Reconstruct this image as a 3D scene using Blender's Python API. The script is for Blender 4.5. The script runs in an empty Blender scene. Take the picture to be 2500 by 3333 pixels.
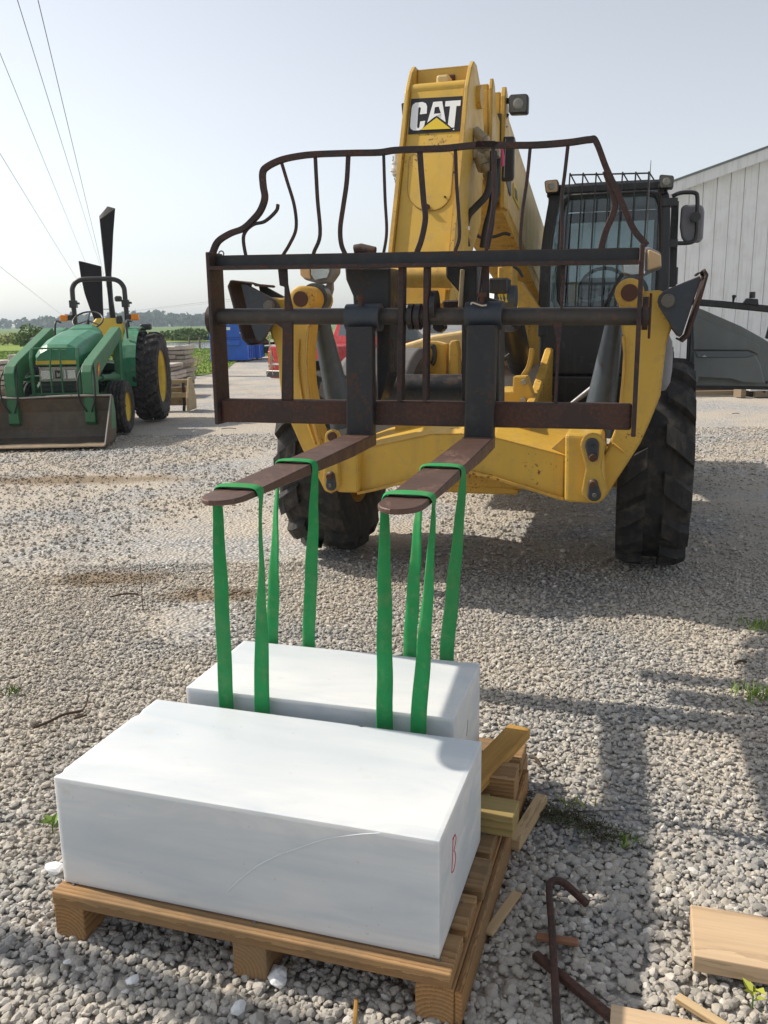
import bpy, bmesh, math, random
import numpy as np
from mathutils import Matrix, Vector
random.seed(7); RNG = np.random.default_rng(11)
R = math.radians
scene = bpy.context.scene
col = scene.collection

# ------------------------------------------------------------------ camera
CAM_H, FPX, HZY, CX, CY, ROLL = 1.55, 2830.0, 1045.0, 1250.0, 1666.5, R(-0.8)
PITCH = math.atan((CY - HZY) / FPX)
cam_d = bpy.data.cameras.new('camera'); cam = bpy.data.objects.new('camera', cam_d); col.objects.link(cam)
cam_d.sensor_fit = 'HORIZONTAL'; cam_d.sensor_width = 36.0; cam_d.lens = 36.0 * FPX / 2500.0
cam_d.clip_start = 0.05; cam_d.clip_end = 6000
cam.matrix_world = (Matrix.Translation((0, 0, CAM_H)) @ Matrix.Rotation(R(90) - PITCH, 4, 'X') @ Matrix.Rotation(ROLL, 4, 'Z'))
scene.camera = cam

# ------------------------------------------------------------------ sky, sun, exposure
SUN = Vector((-0.936, 0.362, 0.966)).normalized()
SUN_EL = math.asin(SUN.z); SUN_AZ = math.atan2(SUN.x, SUN.y)
world = bpy.data.worlds.new('World'); scene.world = world; world.use_nodes = True
wn = world.node_tree; bg = wn.nodes['Background']
sky = wn.nodes.new('ShaderNodeTexSky'); sky.sky_type = 'NISHITA'; sky.sun_disc = False
sky.sun_elevation = SUN_EL; sky.sun_rotation = SUN_AZ
sky.air_density = 1.0; sky.dust_density = 1.3; sky.ozone_density = 1.6; sky.altitude = 200
whs = wn.nodes.new('ShaderNodeHueSaturation'); whs.inputs['Saturation'].default_value = 0.33
wn.links.new(sky.outputs[0], whs.inputs['Color']); wn.links.new(whs.outputs[0], bg.inputs['Color'])
bg.inputs['Strength'].default_value = 0.14
sun_d = bpy.data.lights.new('sun', 'SUN'); sun_d.energy = 4.1; sun_d.angle = R(1.0); sun_d.color = (1.0, 0.91, 0.78)
sun = bpy.data.objects.new('sun', sun_d); col.objects.link(sun)
sun.rotation_euler = SUN.to_track_quat('Z', 'Y').to_euler(); sun.location = (-8, 4, 12)
vs = scene.view_settings; vs.view_transform = 'Standard'; vs.look = 'None'; vs.gamma = 1.0; vs.exposure = 0.24; vs.use_curve_mapping = False

# ------------------------------------------------------------------ pixel (photo, 2500 wide) -> direction
cR, sR, cP, sP = math.cos(ROLL), math.sin(ROLL), math.cos(PITCH), math.sin(PITCH)
def ray(px, py):
    a, b = (px - CX) / FPX, (py - CY) / FPX
    u = cR * a + sR * b; v = -(-sR * a + cR * b)
    return np.array([u, cP + v * sP, -sP + v * cP])
C0 = np.array([0, 0, CAM_H])
def G(p, z=0.0):
    d = ray(*p); return C0 + d * (z - CAM_H) / d[2]
def PY(p, y):
    d = ray(*p); return C0 + d * (y / d[1])
def crop(x0, y0, k): return lambda x, y: (x0 + k * x, y0 + k * y)
cA, cB, cC = crop(0, 600, .4822), crop(650, 180, .6631), crop(1550, 450, .5726)
cD, cE, cH = crop(620, 780, .4822), crop(1300, 780, .6028), crop(1250, 200, .3315)
cI, cJ, cK = crop(1650, 500, .4219), crop(760, 840, .2411), crop(1560, 830, .3014)
cL, cM, cN = crop(2100, 850, .2411), crop(880, 1300, .3134), crop(0, 1020, .2532)
cO, cQ, cX = crop(220, 880, .2652), crop(500, 980, .2773), crop(1550, 2300, .5726)
cU, cW, cY = crop(0, 2200, .6028), crop(900, 2200, .6028), crop(1150, 850, .3014)
cT = crop(1500, 1200, .6028)

# ------------------------------------------------------------------ frames, things, meshes
class Frame:
    def __init__(s, yaw_deg=0.0, o=(0, 0)):
        s.yaw = R(yaw_deg); s.o = np.array([o[0], o[1], 0.0])
        s.e1 = np.array([math.cos(s.yaw), -math.sin(s.yaw), 0]); s.e2 = np.array([math.sin(s.yaw), math.cos(s.yaw), 0])
    def w(s, p): return s.o + p[0] * s.e1 + p[1] * s.e2 + np.array([0, 0, p[2]])
    def l(s, P):
        P = np.asarray(P) - s.o; return np.array([P @ s.e1, P @ s.e2, P[2]])
    def at(s, p, v):            # pixel ray cut with the frame's plane v = const
        d = ray(*p); n = s.e2; t = ((s.o + n * v - C0) @ n) / (d @ n)
        return s.l(C0 + d * t)
    def atu(s, p, u):           # ... with the plane u = const
        d = ray(*p); n = s.e1; t = ((s.o + n * u - C0) @ n) / (d @ n)
        return s.l(C0 + d * t)
WORLD = Frame(0)

def tag(o, label, cat, group=None):
    o['label'] = label; o['category'] = cat
    if group: o['group'] = group
    return o
def thing(name, label, cat, frame, base, group=None):
    o = bpy.data.objects.new(name, None); col.objects.link(o)
    o.empty_display_size = 0.2
    o.location = Vector(frame.w(base)); o.rotation_euler = (0, 0, -frame.yaw)
    tag(o, label, cat, group); o_base[o.name] = np.array(base, float)
    return o
o_base = {}

class MB:
    def __init__(s): s.v = []; s.f = []; s.sm = []
    def add(s, vs_, fs, smooth=False):
        n = len(s.v); s.v += [tuple(map(float, p)) for p in vs_]
        for f in fs: s.f.append(tuple(i + n for i in f)); s.sm.append(smooth)
        return s
    def box(s, x0, x1, y0, y1, z0, z1):
        V = [(x0, y0, z0), (x1, y0, z0), (x1, y1, z0), (x0, y1, z0), (x0, y0, z1), (x1, y0, z1), (x1, y1, z1), (x0, y1, z1)]
        return s.add(V, [(0, 3, 2, 1), (4, 5, 6, 7), (0, 1, 5, 4), (1, 2, 6, 5), (2, 3, 7, 6), (3, 0, 4, 7)])
    def hexa(s, V): return s.add(V, [(0, 3, 2, 1), (4, 5, 6, 7), (0, 1, 5, 4), (1, 2, 6, 5), (2, 3, 7, 6), (3, 0, 4, 7)])
    def obox(s, c, a, b, h):
        c, a, b, h = map(np.asarray, (c, a, b, h))
        return s.hexa([c - a - b - h, c + a - b - h, c + a + b - h, c - a + b - h, c - a - b + h, c + a - b + h, c + a + b + h, c - a + b + h])
    def prism(s, pts, vec):
        pts = [np.asarray(p, float) for p in pts]; vec = np.asarray(vec, float); n = len(pts)
        # orient so that the first cap faces against vec
        nrm = sum((np.cross(pts[i] - pts[0], pts[(i + 1) % n] - pts[0]) for i in range(n)), np.zeros(3))
        if nrm @ vec > 0: pts = pts[::-1]
        V = pts + [p + vec for p in pts]
        F = [tuple(range(n)), tuple(range(2 * n - 1, n - 1, -1))] + [(i, i + n, (i + 1) % n + n, (i + 1) % n) for i in range(n)]
        return s.add(V, F)
    def tube(s, pts, r, n=8, closed=False, cap=True, flat=None, up=None, smooth=True, twist=None):
        P = [np.asarray(p, float) for p in pts]; m = len(P)
        rr = r if hasattr(r, '__len__') else [r] * m
        T = []
        for i in range(m):
            a = P[(i - 1) % m] if (closed or i > 0) else P[i]; b = P[(i + 1) % m] if (closed or i < m - 1) else P[i]
            d = b - a; T.append(d / (np.linalg.norm(d) + 1e-12))
        if up is None: up = np.array([0, 0, 1.0]) if abs(T[0][2]) < .9 else np.array([0, 1.0, 0])
        N = np.asarray(up, float); V = []
        for i in range(m):
            N = N - T[i] * (N @ T[i]); N /= np.linalg.norm(N) + 1e-12; Bn = np.cross(T[i], N)
            n1, b1 = N, Bn
            if twist is not None:
                c_, s_ = math.cos(twist[i]), math.sin(twist[i]); n1 = N * c_ + Bn * s_; b1 = -N * s_ + Bn * c_
            fw, fh = (1, 1) if flat is None else (flat[i] if hasattr(flat[0], '__len__') else flat)
            for k in range(n):
                a = 2 * math.pi * k / n
                V.append(P[i] + rr[i] * (n1 * math.cos(a) * fh + b1 * math.sin(a) * fw))
        F = []
        for i in range(m if closed else m - 1):
            j = (i + 1) % m
            for k in range(n): F.append((i * n + k, i * n + (k + 1) % n, j * n + (k + 1) % n, j * n + k))
        s.add(V, F, smooth)
        if cap and not closed:
            s.add(V[:n], [tuple(range(n - 1, -1, -1))]); s.add(V[-n:], [tuple(range(n))])
        return s
    def bar(s, pts, w, h, up=(0, 0, 1)):      # square section sweep
        return s.tube(pts, 1.0, n=4, flat=None, up=up, smooth=False) if False else s._bar(pts, w, h, up)
    def _bar(s, pts, w, h, up=(0, 0, 1)):
        P = [np.asarray(p, float) for p in pts]; m = len(P); V = []; N = np.asarray(up, float)
        for i in range(m):
            d = P[min(i + 1, m - 1)] - P[max(i - 1, 0)]; d /= np.linalg.norm(d) + 1e-12
            N2 = N - d * (N @ d); N2 /= np.linalg.norm(N2) + 1e-12; B = np.cross(d, N2)
            V += [P[i] + B * w / 2 * a + N2 * h / 2 * b for a, b in ((-1, -1), (1, -1), (1, 1), (-1, 1))]
        F = [(3, 2, 1, 0), (4 * m - 4, 4 * m - 3, 4 * m - 2, 4 * m - 1)]
        for i in range(m - 1):
            for k in range(4): F.append((4 * i + k, 4 * i + (k + 1) % 4, 4 * i + 4 + (k + 1) % 4, 4 * i + 4 + k))
        return s.add(V, F)
    def cyl(s, p0, p1, r0, r1=None, n=20, cap=True):
        return s.tube([p0, p1], [r0, r0 if r1 is None else r1], n=n, cap=cap)
    def lathe(s, prof, o, axis=(1, 0, 0), n=40, closed=False, smooth=True):
        ax = np.asarray(axis, float); ax /= np.linalg.norm(ax); o = np.asarray(o, float)
        u = np.array([0, 0, 1.0]) if abs(ax[2]) < .9 else np.array([1.0, 0, 0]); u = u - ax * (u @ ax); u /= np.linalg.norm(u); w = np.cross(ax, u)
        V = []; m = len(prof)
        for r, h in prof:
            for k in range(n):
                a = 2 * math.pi * k / n; V.append(o + ax * h + r * (u * math.cos(a) + w * math.sin(a)))
        F = []
        for i in range(m if closed else m - 1):
            j = (i + 1) % m
            for k in range(n): F.append((i * n + k, i * n + (k + 1) % n, j * n + (k + 1) % n, j * n + k))
        return s.add(V, F, smooth)
    def loft(s, secs, cap=True, smooth=False):
        n = len(secs[0]); V = [p for sec in secs for p in sec]; F = []
        for i in range(len(secs) - 1):
            for k in range(n): F.append((i * n + k, i * n + (k + 1) % n, (i + 1) * n + (k + 1) % n, (i + 1) * n + k))
        s.add(V, F, smooth)
        if cap: s.add(secs[0], [tuple(range(n - 1, -1, -1))]); s.add(secs[-1], [tuple(range(n))])
        return s
    def mesh(s, name, off=(0, 0, 0)):
        me = bpy.data.meshes.new(name); o = np.asarray(off, float)
        me.from_pydata([tuple(np.asarray(p) - o) for p in s.v], [], s.f)
        me.polygons.foreach_set('use_smooth', s.sm); me.update()
        return me
    def build(s, name, mat, parent=None, bevel=0.0, seg=1, label=None, fixn=True):
        base = np.zeros(3)
        if parent is not None:
            q = parent
            while q.parent is not None: q = q.parent
            base = o_base.get(q.name, np.zeros(3))
        me = s.mesh(name, base)
        if fixn:
            bm = bmesh.new(); bm.from_mesh(me); bmesh.ops.recalc_face_normals(bm, faces=bm.faces); bm.to_mesh(me); bm.free()
        me.materials.append(M[mat])
        o = bpy.data.objects.new(name, me); col.objects.link(o)
        if parent is not None: o.parent = parent
        if bevel > 0:
            b = o.modifiers.new('bevel', 'BEVEL'); b.width = bevel; b.segments = seg; b.limit_method = 'ANGLE'; b.angle_limit = R(35)
        if label: o['label'] = label
        return o
def struct(o): o['kind'] = 'structure'; return o
def catmull(pts, n=8):
    P = [np.asarray(p, float) for p in pts]; P = [2 * P[0] - P[1]] + P + [2 * P[-1] - P[-2]]; out = []
    for i in range(1, len(P) - 2):
        for k in range(n):
            t = k / n; a, b, c, d = P[i - 1:i + 3]
            out.append(.5 * ((2 * b) + (c - a) * t + (2 * a - 5 * b + 4 * c - d) * t * t + (3 * b - a - 3 * c + d) * t ** 3))
    return out + [P[-2]]

# ------------------------------------------------------------------ materials
M = {}
def node_mat(name):
    m = bpy.data.materials.new(name); m.use_nodes = True; M[name] = m
    nt = m.node_tree; return m, nt, nt.nodes['Principled BSDF']
def N(nt, t, **k):
    n = nt.nodes.new('ShaderNode' + t)
    for a, b in k.items(): setattr(n, a, b)
    return n
def ramp(nt, stops, src=None, interp='LINEAR'):
    n = N(nt, 'ValToRGB'); n.color_ramp.interpolation = interp; e = n.color_ramp.elements
    while len(e) > 1: e.remove(e[-1])
    for i, (p, c) in enumerate(stops):
        q = e[0] if i == 0 else e.new(p)
        q.position = p; q.color = (c, c, c, 1) if isinstance(c, (int, float)) else (*c, 1)
    if src is not None: nt.links.new(src, n.inputs[0])
    return n
def noise(nt, scale, detail=4, rough=.55, vec=None, dist=0):
    n = N(nt, 'TexNoise'); n.inputs['Scale'].default_value = scale; n.inputs['Detail'].default_value = detail
    n.inputs['Roughness'].default_value = rough; n.inputs['Distortion'].default_value = dist
    if vec is not None: nt.links.new(vec, n.inputs['Vector'])
    return n
def coords(nt, kind='Object', scale=None, loc=None):
    t = N(nt, 'TexCoord'); o = t.outputs[kind]
    if scale or loc:
        mp = N(nt, 'Mapping'); nt.links.new(o, mp.inputs[0])
        if scale: mp.inputs['Scale'].default_value = scale
        if loc: mp.inputs['Location'].default_value = loc
        o = mp.outputs[0]
    return o
def mixc(nt, fac, a, b, blend='MIX'):
    n = N(nt, 'Mix', data_type='RGBA', blend_type=blend)
    for s_, x in ((0, fac), (6, a), (7, b)):
        if hasattr(x, 'is_linked') or hasattr(x, 'links'): nt.links.new(x, n.inputs[s_])
        elif isinstance(x, (int, float)): n.inputs[s_].default_value = x
        else: n.inputs[s_].default_value = (*x, 1)
    return n.outputs[2]
def bump(nt, bs, h, strength=.3, dist=.01):
    b = N(nt, 'Bump'); b.inputs['Strength'].default_value = strength; b.inputs['Distance'].default_value = dist
    nt.links.new(h, b.inputs['Height']); nt.links.new(b.outputs[0], bs.inputs['Normal']); return b
def paint(name, base, rust=None, dirt=None, rough=.45, metal=0.0, rust_amt=.35, dirt_amt=.4, scale=6, spec=.5, bstr=.15, var=.12, chip=40, edge=None, streak=.35):
    """painted / steel surface: base colour with variation, soft dirt film, rust or chips in patches"""
    m, nt, bs = node_mat(name); co = coords(nt)
    n1 = noise(nt, scale, 6, .6, co); n2 = noise(nt, scale * 3.3, 8, .65, co); n3 = noise(nt, chip, 6, .6, co)
    lo = tuple(c * (1 - var) for c in base); hi = tuple(min(1, c * (1 + var)) for c in base)
    c = ramp(nt, [(.3, lo), (.7, hi)], n1.outputs[0]).outputs[0]
    if dirt:
        c = mixc(nt, ramp(nt, [(.62 - .3 * dirt_amt, 0.0), (.95 - .2 * dirt_amt, .75)], n2.outputs[0]).outputs[0], c, dirt)
        ns_ = noise(nt, 1.0, 5, .6, coords(nt, scale=(16, 16, 1.1)))
        c = mixc(nt, ramp(nt, [(.50, 0.0), (.72, streak)], ns_.outputs[0]).outputs[0], c, tuple(x * .7 for x in dirt))
    rr = ramp(nt, [(.3, rough - .1), (.7, rough + .15)], n2.outputs[0]).outputs[0]
    if rust:
        a = N(nt, 'Math', operation='MULTIPLY'); nt.links.new(n1.outputs[0], a.inputs[0]); nt.links.new(n3.outputs[0], a.inputs[1])
        t0 = .42 - .26 * rust_amt
        msk = ramp(nt, [(t0, 0.0), (t0 + .05, 1.0)], a.outputs[0]).outputs[0]
        rc = ramp(nt, [(.3, tuple(x * .6 for x in rust)), (.7, tuple(x * 1.3 for x in rust))], n3.outputs[0]).outputs[0]
        c = mixc(nt, msk, c, rc)
        rr = mixc(nt, msk, rr, (.85, .85, .85))
        if metal > 0:
            mm = ramp(nt, [(0, metal), (1, 0.0)], msk).outputs[0]; nt.links.new(mm, bs.inputs['Metallic'])
    elif metal > 0: bs.inputs['Metallic'].default_value = metal
    if edge:      # paint worn through along edges and corners
        bv = N(nt, 'Bevel', samples=4); bv.inputs['Radius'].default_value = edge[0]; ge = N(nt, 'NewGeometry')
        dt = N(nt, 'VectorMath', operation='DOT_PRODUCT'); nt.links.new(bv.outputs[0], dt.inputs[0]); nt.links.new(ge.outputs['True Normal'], dt.inputs[1])
        iv = N(nt, 'Math', operation='SUBTRACT'); iv.inputs[0].default_value = 1.0; nt.links.new(dt.outputs['Value'], iv.inputs[1])
        ad = N(nt, 'Math', operation='MULTIPLY'); nt.links.new(iv.outputs[0], ad.inputs[0]); nt.links.new(n3.outputs[0], ad.inputs[1])
        em = ramp(nt, [(.010, 0.0), (.040, .9)], ad.outputs[0]).outputs[0]; c = mixc(nt, em, c, edge[1]); rr = mixc(nt, em, rr, (.8, .8, .8))
    nt.links.new(c, bs.inputs['Base Color']); nt.links.new(rr, bs.inputs['Roughness'])
    bs.inputs['Specular IOR Level'].default_value = spec
    bump(nt, bs, n3.outputs[0], bstr, .004)
    return m
def plain(name, base, rough=.5, metal=0, emis=None, spec=.5, alpha=None):
    m, nt, bs = node_mat(name); bs.inputs['Base Color'].default_value = (*base, 1)
    bs.inputs['Roughness'].default_value = rough; bs.inputs['Metallic'].default_value = metal; bs.inputs['Specular IOR Level'].default_value = spec
    return m
def glass(name, tint=(.85, .92, .92), refl=.08, dirt=.12, fres=.6):
    m, nt, bs = node_mat(name); nt.nodes.remove(bs); out = nt.nodes['Material Output']
    tr = N(nt, 'BsdfTransparent'); tr.inputs[0].default_value = (*tint, 1)
    gl = N(nt, 'BsdfGlossy'); gl.inputs['Roughness'].default_value = .03
    lw = N(nt, 'LayerWeight'); lw.inputs[0].default_value = .25
    a = N(nt, 'Math', operation='MULTIPLY_ADD'); a.inputs[1].default_value = fres; a.inputs[2].default_value = refl
    nt.links.new(lw.outputs['Fresnel'], a.inputs[0])
    mx = N(nt, 'MixShader'); nt.links.new(a.outputs[0], mx.inputs[0]); nt.links.new(tr.outputs[0], mx.inputs[1]); nt.links.new(gl.outputs[0], mx.inputs[2])
    df = N(nt, 'BsdfDiffuse'); df.inputs[0].default_value = (.5, .5, .48, 1)
    n1 = noise(nt, 5, 6, .6, coords(nt)); fr = ramp(nt, [(.4, dirt * .3), (.75, dirt * 1.6)], n1.outputs[0])
    m2 = N(nt, 'MixShader'); nt.links.new(fr.outputs[0], m2.inputs[0]); nt.links.new(mx.outputs[0], m2.inputs[1]); nt.links.new(df.outputs[0], m2.inputs[2])
    nt.links.new(m2.outputs[0], out.inputs[0]); return m
def wood(name, c1, c2, ringscale=26, rough=.75, knot=(.12, .06, .03), dirt=None, dist=2.2):
    m, nt, bs = node_mat(name)
    t = N(nt, 'TexCoord'); oi = N(nt, 'ObjectInfo')
    cmb = N(nt, 'CombineXYZ')
    for k, (mul, add) in enumerate(((7.0, 0), (.06, -.05), (.05, .02))):
        a = N(nt, 'Math', operation='MULTIPLY_ADD'); a.inputs[1].default_value = mul; a.inputs[2].default_value = add
        nt.links.new(oi.outputs['Random'], a.inputs[0]); nt.links.new(a.outputs[0], cmb.inputs[k])
    va = N(nt, 'VectorMath', operation='ADD'); nt.links.new(t.outputs['Object'], va.inputs[0]); nt.links.new(cmb.outputs[0], va.inputs[1])
    mp = N(nt, 'Mapping'); mp.inputs['Scale'].default_value = (.12, 1, 1); nt.links.new(va.outputs[0], mp.inputs[0])
    w = N(nt, 'TexWave', wave_type='RINGS', rings_direction='X', wave_profile='SAW'); w.inputs['Scale'].default_value = ringscale
    w.inputs['Distortion'].default_value = dist; w.inputs['Detail'].default_value = 3; w.inputs['Detail Scale'].default_value = 9
    nt.links.new(mp.outputs[0], w.inputs['Vector'])
    mp2 = N(nt, 'Mapping'); mp2.inputs['Scale'].default_value = (4, 120, 120); nt.links.new(va.outputs[0], mp2.inputs[0])
    f = noise(nt, 1, 4, .6, mp2.outputs[0]); g = noise(nt, 5, 5, .6, va.outputs[0])
    c = ramp(nt, [(0, c1), (.75, c2), (1, tuple(x * .75 for x in c2))], w.outputs['Fac']).outputs[0]
    c = mixc(nt, .25, c, ramp(nt, [(.3, tuple(x * .6 for x in c1)), (.7, tuple(min(1, x * 1.2) for x in c1))], f.outputs[0]).outputs[0])
    c = mixc(nt, ramp(nt, [(.68, 0.0), (.78, .8)], g.outputs[0]).outputs[0], c, knot)
    if dirt:
        g2 = noise(nt, 2.3, 6, .65, va.outputs[0]); c = mixc(nt, ramp(nt, [(.42, 0.0), (.7, .8)], g2.outputs[0]).outputs[0], c, dirt)
    nt.links.new(c, bs.inputs['Base Color']); bs.inputs['Roughness'].default_value = rough; bs.inputs['Specular IOR Level'].default_value = .25
    bump(nt, bs, f.outputs[0], .35, .002); return m

YEL = (.60, .375, .055)
paint('yellow_paint', YEL, rust=(.13, .065, .03), dirt=(.34, .24, .11), rough=.40, rust_amt=.20, dirt_amt=.30, scale=3.5, chip=55, var=.08, edge=(.012, (.15, .075, .035)), streak=.18)
paint('yellow_worn', (.56, .33, .05), rust=(.12, .05, .025), dirt=(.20, .14, .08), rough=.5, rust_amt=.32, dirt_amt=.4, scale=5, chip=60)
paint('yellow_pale', (.66, .47, .20), dirt=(.45, .36, .22), rough=.5, dirt_amt=.3, scale=4)
paint('rust_steel', (.050, .028, .022), rust=(.080, .036, .024), dirt=(.04, .028, .024), rough=.62, metal=.15, rust_amt=.8, dirt_amt=.6, scale=5, chip=70, bstr=.35)
paint('rust_bar', (.038, .026, .025), rust=(.070, .032, .023), dirt=(.03, .025, .025), rough=.6, metal=.2, rust_amt=.65, dirt_amt=.4, scale=9, chip=90, bstr=.4)
paint('fork_steel', (.115, .066, .050), rust=(.125, .064, .043), dirt=(.07, .045, .04), rough=.48, metal=.35, rust_amt=.45, dirt_amt=.5, scale=4, chip=50, bstr=.2)
paint('black_steel', (.020, .022, .026), rust=(.060, .032, .022), dirt=(.075, .072, .066), rough=.42, metal=.2, rust_amt=.42, dirt_amt=.28, scale=5, chip=60, bstr=.25, edge=(.008, (.085, .045, .03)))
paint('dark_blue_steel', (.034, .043, .056), edge=(.008, (.11, .06, .04)), rust=(.10, .05, .03), dirt=(.09, .09, .085), rough=.45, metal=.15, rust_amt=.3, dirt_amt=.3, scale=5, chip=60, bstr=.2)
paint('shaft_steel', (.050, .042, .036), rust=(.085, .048, .032), dirt=(.12, .11, .095), rough=.5, metal=.2, rust_amt=.4, dirt_amt=.4, scale=6, chip=50, bstr=.3)
paint('grey_cylinder', (.060, .076, .092), rust=(.08, .045, .03), dirt=(.16, .16, .15), rough=.36, metal=.15, rust_amt=.15, dirt_amt=.3, scale=5, bstr=.1)
paint('black_paint', (.022, .023, .026), dirt=(.12, .115, .105), rough=.4, dirt_amt=.2, scale=6)
paint('hose_rubber', (.018, .018, .020), dirt=(.10, .09, .08), rough=.6, dirt_amt=.25, scale=20)
paint('chrome_rod', (.22, .22, .23), dirt=(.25, .24, .22), rough=.45, metal=.3, dirt_amt=.2)
paint('brass_fitting', (.34, .29, .20), rust=(.14, .08, .05), dirt=(.16, .14, .11), rough=.5, metal=.4, rust_amt=.3, scale=30)
paint('grey_plastic', (.20, .215, .205), dirt=(.22, .21, .18), rough=.62, dirt_amt=.3, scale=3, spec=.3)
paint('mirror_grey', (.20, .20, .22), dirt=(.30, .29, .27), rough=.6, dirt_amt=.4, scale=5)
paint('fender_grey', (.10, .10, .105), dirt=(.17, .16, .15), rough=.7, dirt_amt=.5, scale=4)
paint('tyre_rubber', (.030, .030, .031), dirt=(.16, .14, .115), rough=.78, dirt_amt=.42, scale=3.5, spec=.25, bstr=.3)
paint('tyre_rubber_dusty', (.028, .028, .030), dirt=(.19, .17, .15), rough=.8, dirt_amt=.55, scale=4.5, spec=.2, bstr=.3)
paint('tractor_green', (.030, .205, .105), dirt=(.20, .24, .18), rough=.42, dirt_amt=.35, scale=4)
paint('loader_green', (.035, .17, .075), rust=(.10, .06, .04), dirt=(.15, .17, .12), rough=.55, rust_amt=.18, dirt_amt=.45, scale=5)
paint('dark_green', (.010, .055, .032), dirt=(.09, .09, .06), rough=.6, dirt_amt=.35, scale=5)
paint('tractor_yellow', (.66, .47, .035), rust=(.12, .06, .03), dirt=(.35, .25, .10), rough=.45, rust_amt=.12, dirt_amt=.3, scale=6)
paint('bucket_steel', (.10, .085, .065), rust=(.15, .085, .055), dirt=(.20, .17, .125), rough=.6, metal=.25, rust_amt=.5, dirt_amt=.55, scale=2.6, chip=26, bstr=.2)
paint('bare_edge', (.42, .33, .23), rust=(.35, .18, .08), rough=.4, metal=.5, rust_amt=.3, scale=5)
paint('dull_metal', (.33, .31, .28), rust=(.2, .12, .08), rough=.45, metal=.5, rust_amt=.3, scale=8)
paint('beige_paint', (.38, .30, .17), rust=(.13, .07, .04), dirt=(.2, .16, .11), rough=.6, rust_amt=.35, dirt_amt=.4, scale=6)
paint('blue_paint', (.012, .105, .55), rust=(.25, .28, .33), dirt=(.08, .12, .22), rough=.45, rust_amt=.22, dirt_amt=.3, scale=2.2, chip=14)
paint('red_paint', (.42, .018, .022), dirt=(.4, .22, .2), rough=.25, dirt_amt=.15, scale=2)
paint('white_siding', (.78, .80, .80), dirt=(.62, .62, .58), rough=.45, dirt_amt=.45, scale=.9, var=.05, bstr=.05)
paint('trim_white', (.72, .74, .74), dirt=(.5, .5, .48), rough=.5, dirt_amt=.2, scale=1.2, var=.03)
paint('roof_metal', (.16, .19, .18), dirt=(.25, .25, .22), rough=.5, dirt_amt=.3, scale=1)
paint('brown_board', (.12, .065, .04), dirt=(.2, .15, .1), rough=.8, dirt_amt=.4, scale=2)
paint('orange_paint', (.45, .10, .03), dirt=(.2, .1, .06), rough=.6, dirt_amt=.4, scale=2)
paint('sheet_white', (.62, .62, .62), dirt=(.4, .38, .35), rough=.35, dirt_amt=.3, scale=3)
paint('fin_steel', (.012, .010, .012), dirt=(.03, .028, .028), rough=.6, dirt_amt=.3, scale=.6, spec=.12)
paint('sling_green', (.030, .27, .085), dirt=(.17, .28, .13), rough=.85, dirt_amt=.45, scale=9, chip=220, bstr=.35, spec=.15)
paint('rock_slab', (.34, .30, .25), dirt=(.20, .17, .13), rough=.9, dirt_amt=.5, scale=5, chip=30, bstr=.5)
paint('rock_slab_pale', (.48, .44, .38), dirt=(.30, .26, .2), rough=.9, dirt_amt=.4, scale=5, chip=30, bstr=.5)
paint('white_chip', (.78, .79, .80), dirt=(.55, .53, .5), rough=.6, dirt_amt=.3, scale=12, chip=60, bstr=.6)
paint('foot_pin', (.13, .12, .105), rust=(.10, .05, .03), dirt=(.2, .18, .15), rough=.8, rust_amt=.4, scale=25, chip=60)
paint('concrete_block', (.30, .31, .29), dirt=(.4, .38, .33), rough=.9, dirt_amt=.3, scale=10)
plain('black_decal', (.012, .012, .014), .35); plain('white_decal', (.80, .80, .78), .4); plain('yellow_decal', (.70, .50, .03), .4)
plain('red_mark', (.55, .01, .03), .6); plain('pale_mark', (.72, .77, .80), .6); plain('red_decal', (.55, .08, .02), .5)
plain('amber_lens', (.85, .24, .01), .2); plain('amber_pale', (.62, .42, .22), .3); plain('seat_vinyl', (.70, .48, .06), .5)
plain('interior_grey', (.16, .175, .18), .7); plain('wire_black', (.10, .10, .11), .6); plain('wire_grey', (.22, .23, .25), .6); plain('cord_beige', (.55, .48, .36), .8)
plain('pink_tape', (.6, .06, .16), .6); plain('rust_bolt', (.085, .036, .022), .85); plain('bolt_zinc', (.35, .34, .30), .4, .6)
plain('headlight_inner', (.55, .57, .58), .15, .6); plain('lens_dark', (.10, .092, .065), .25, .0); plain('car_glass', (.05, .07, .08), .08, spec=.8)
plain('leaf_yellow', (.33, .36, .04), .7); plain('leaf_green', (.06, .16, .02), .7); plain('leaf_bright', (.16, .27, .04), .7); plain('twig_brown', (.07, .045, .03), .9); plain('straw', (.36, .28, .17), .9)
glass('cab_glass', (.66, .74, .76), .05, .03); glass('lens_glass', (.95, .96, .96), .01, .01, .15)
wood('pallet_wood', (.43, .265, .125), (.24, .13, .055), dirt=(.17, .125, .075))
wood('post_wood', (.46, .26, .105), (.21, .105, .042), ringscale=30, dirt=(.22, .155, .09))
wood('yellow_pine', (.50, .30, .085), (.36, .19, .05), ringscale=18, knot=(.2, .09, .03))
wood('green_pine', (.40, .31, .13), (.29, .21, .08), ringscale=16)
wood('pale_pine', (.58, .43, .25), (.48, .33, .18), ringscale=12, knot=(.25, .14, .07))
wood('plywood', (.60, .44, .28), (.55, .39, .24), ringscale=5, knot=(.5, .34, .2), dist=4)
wood('red_shim', (.34, .17, .10), (.25, .11, .06), ringscale=14)
wood('old_wood', (.28, .22, .15), (.20, .15, .10), ringscale=12)

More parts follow.
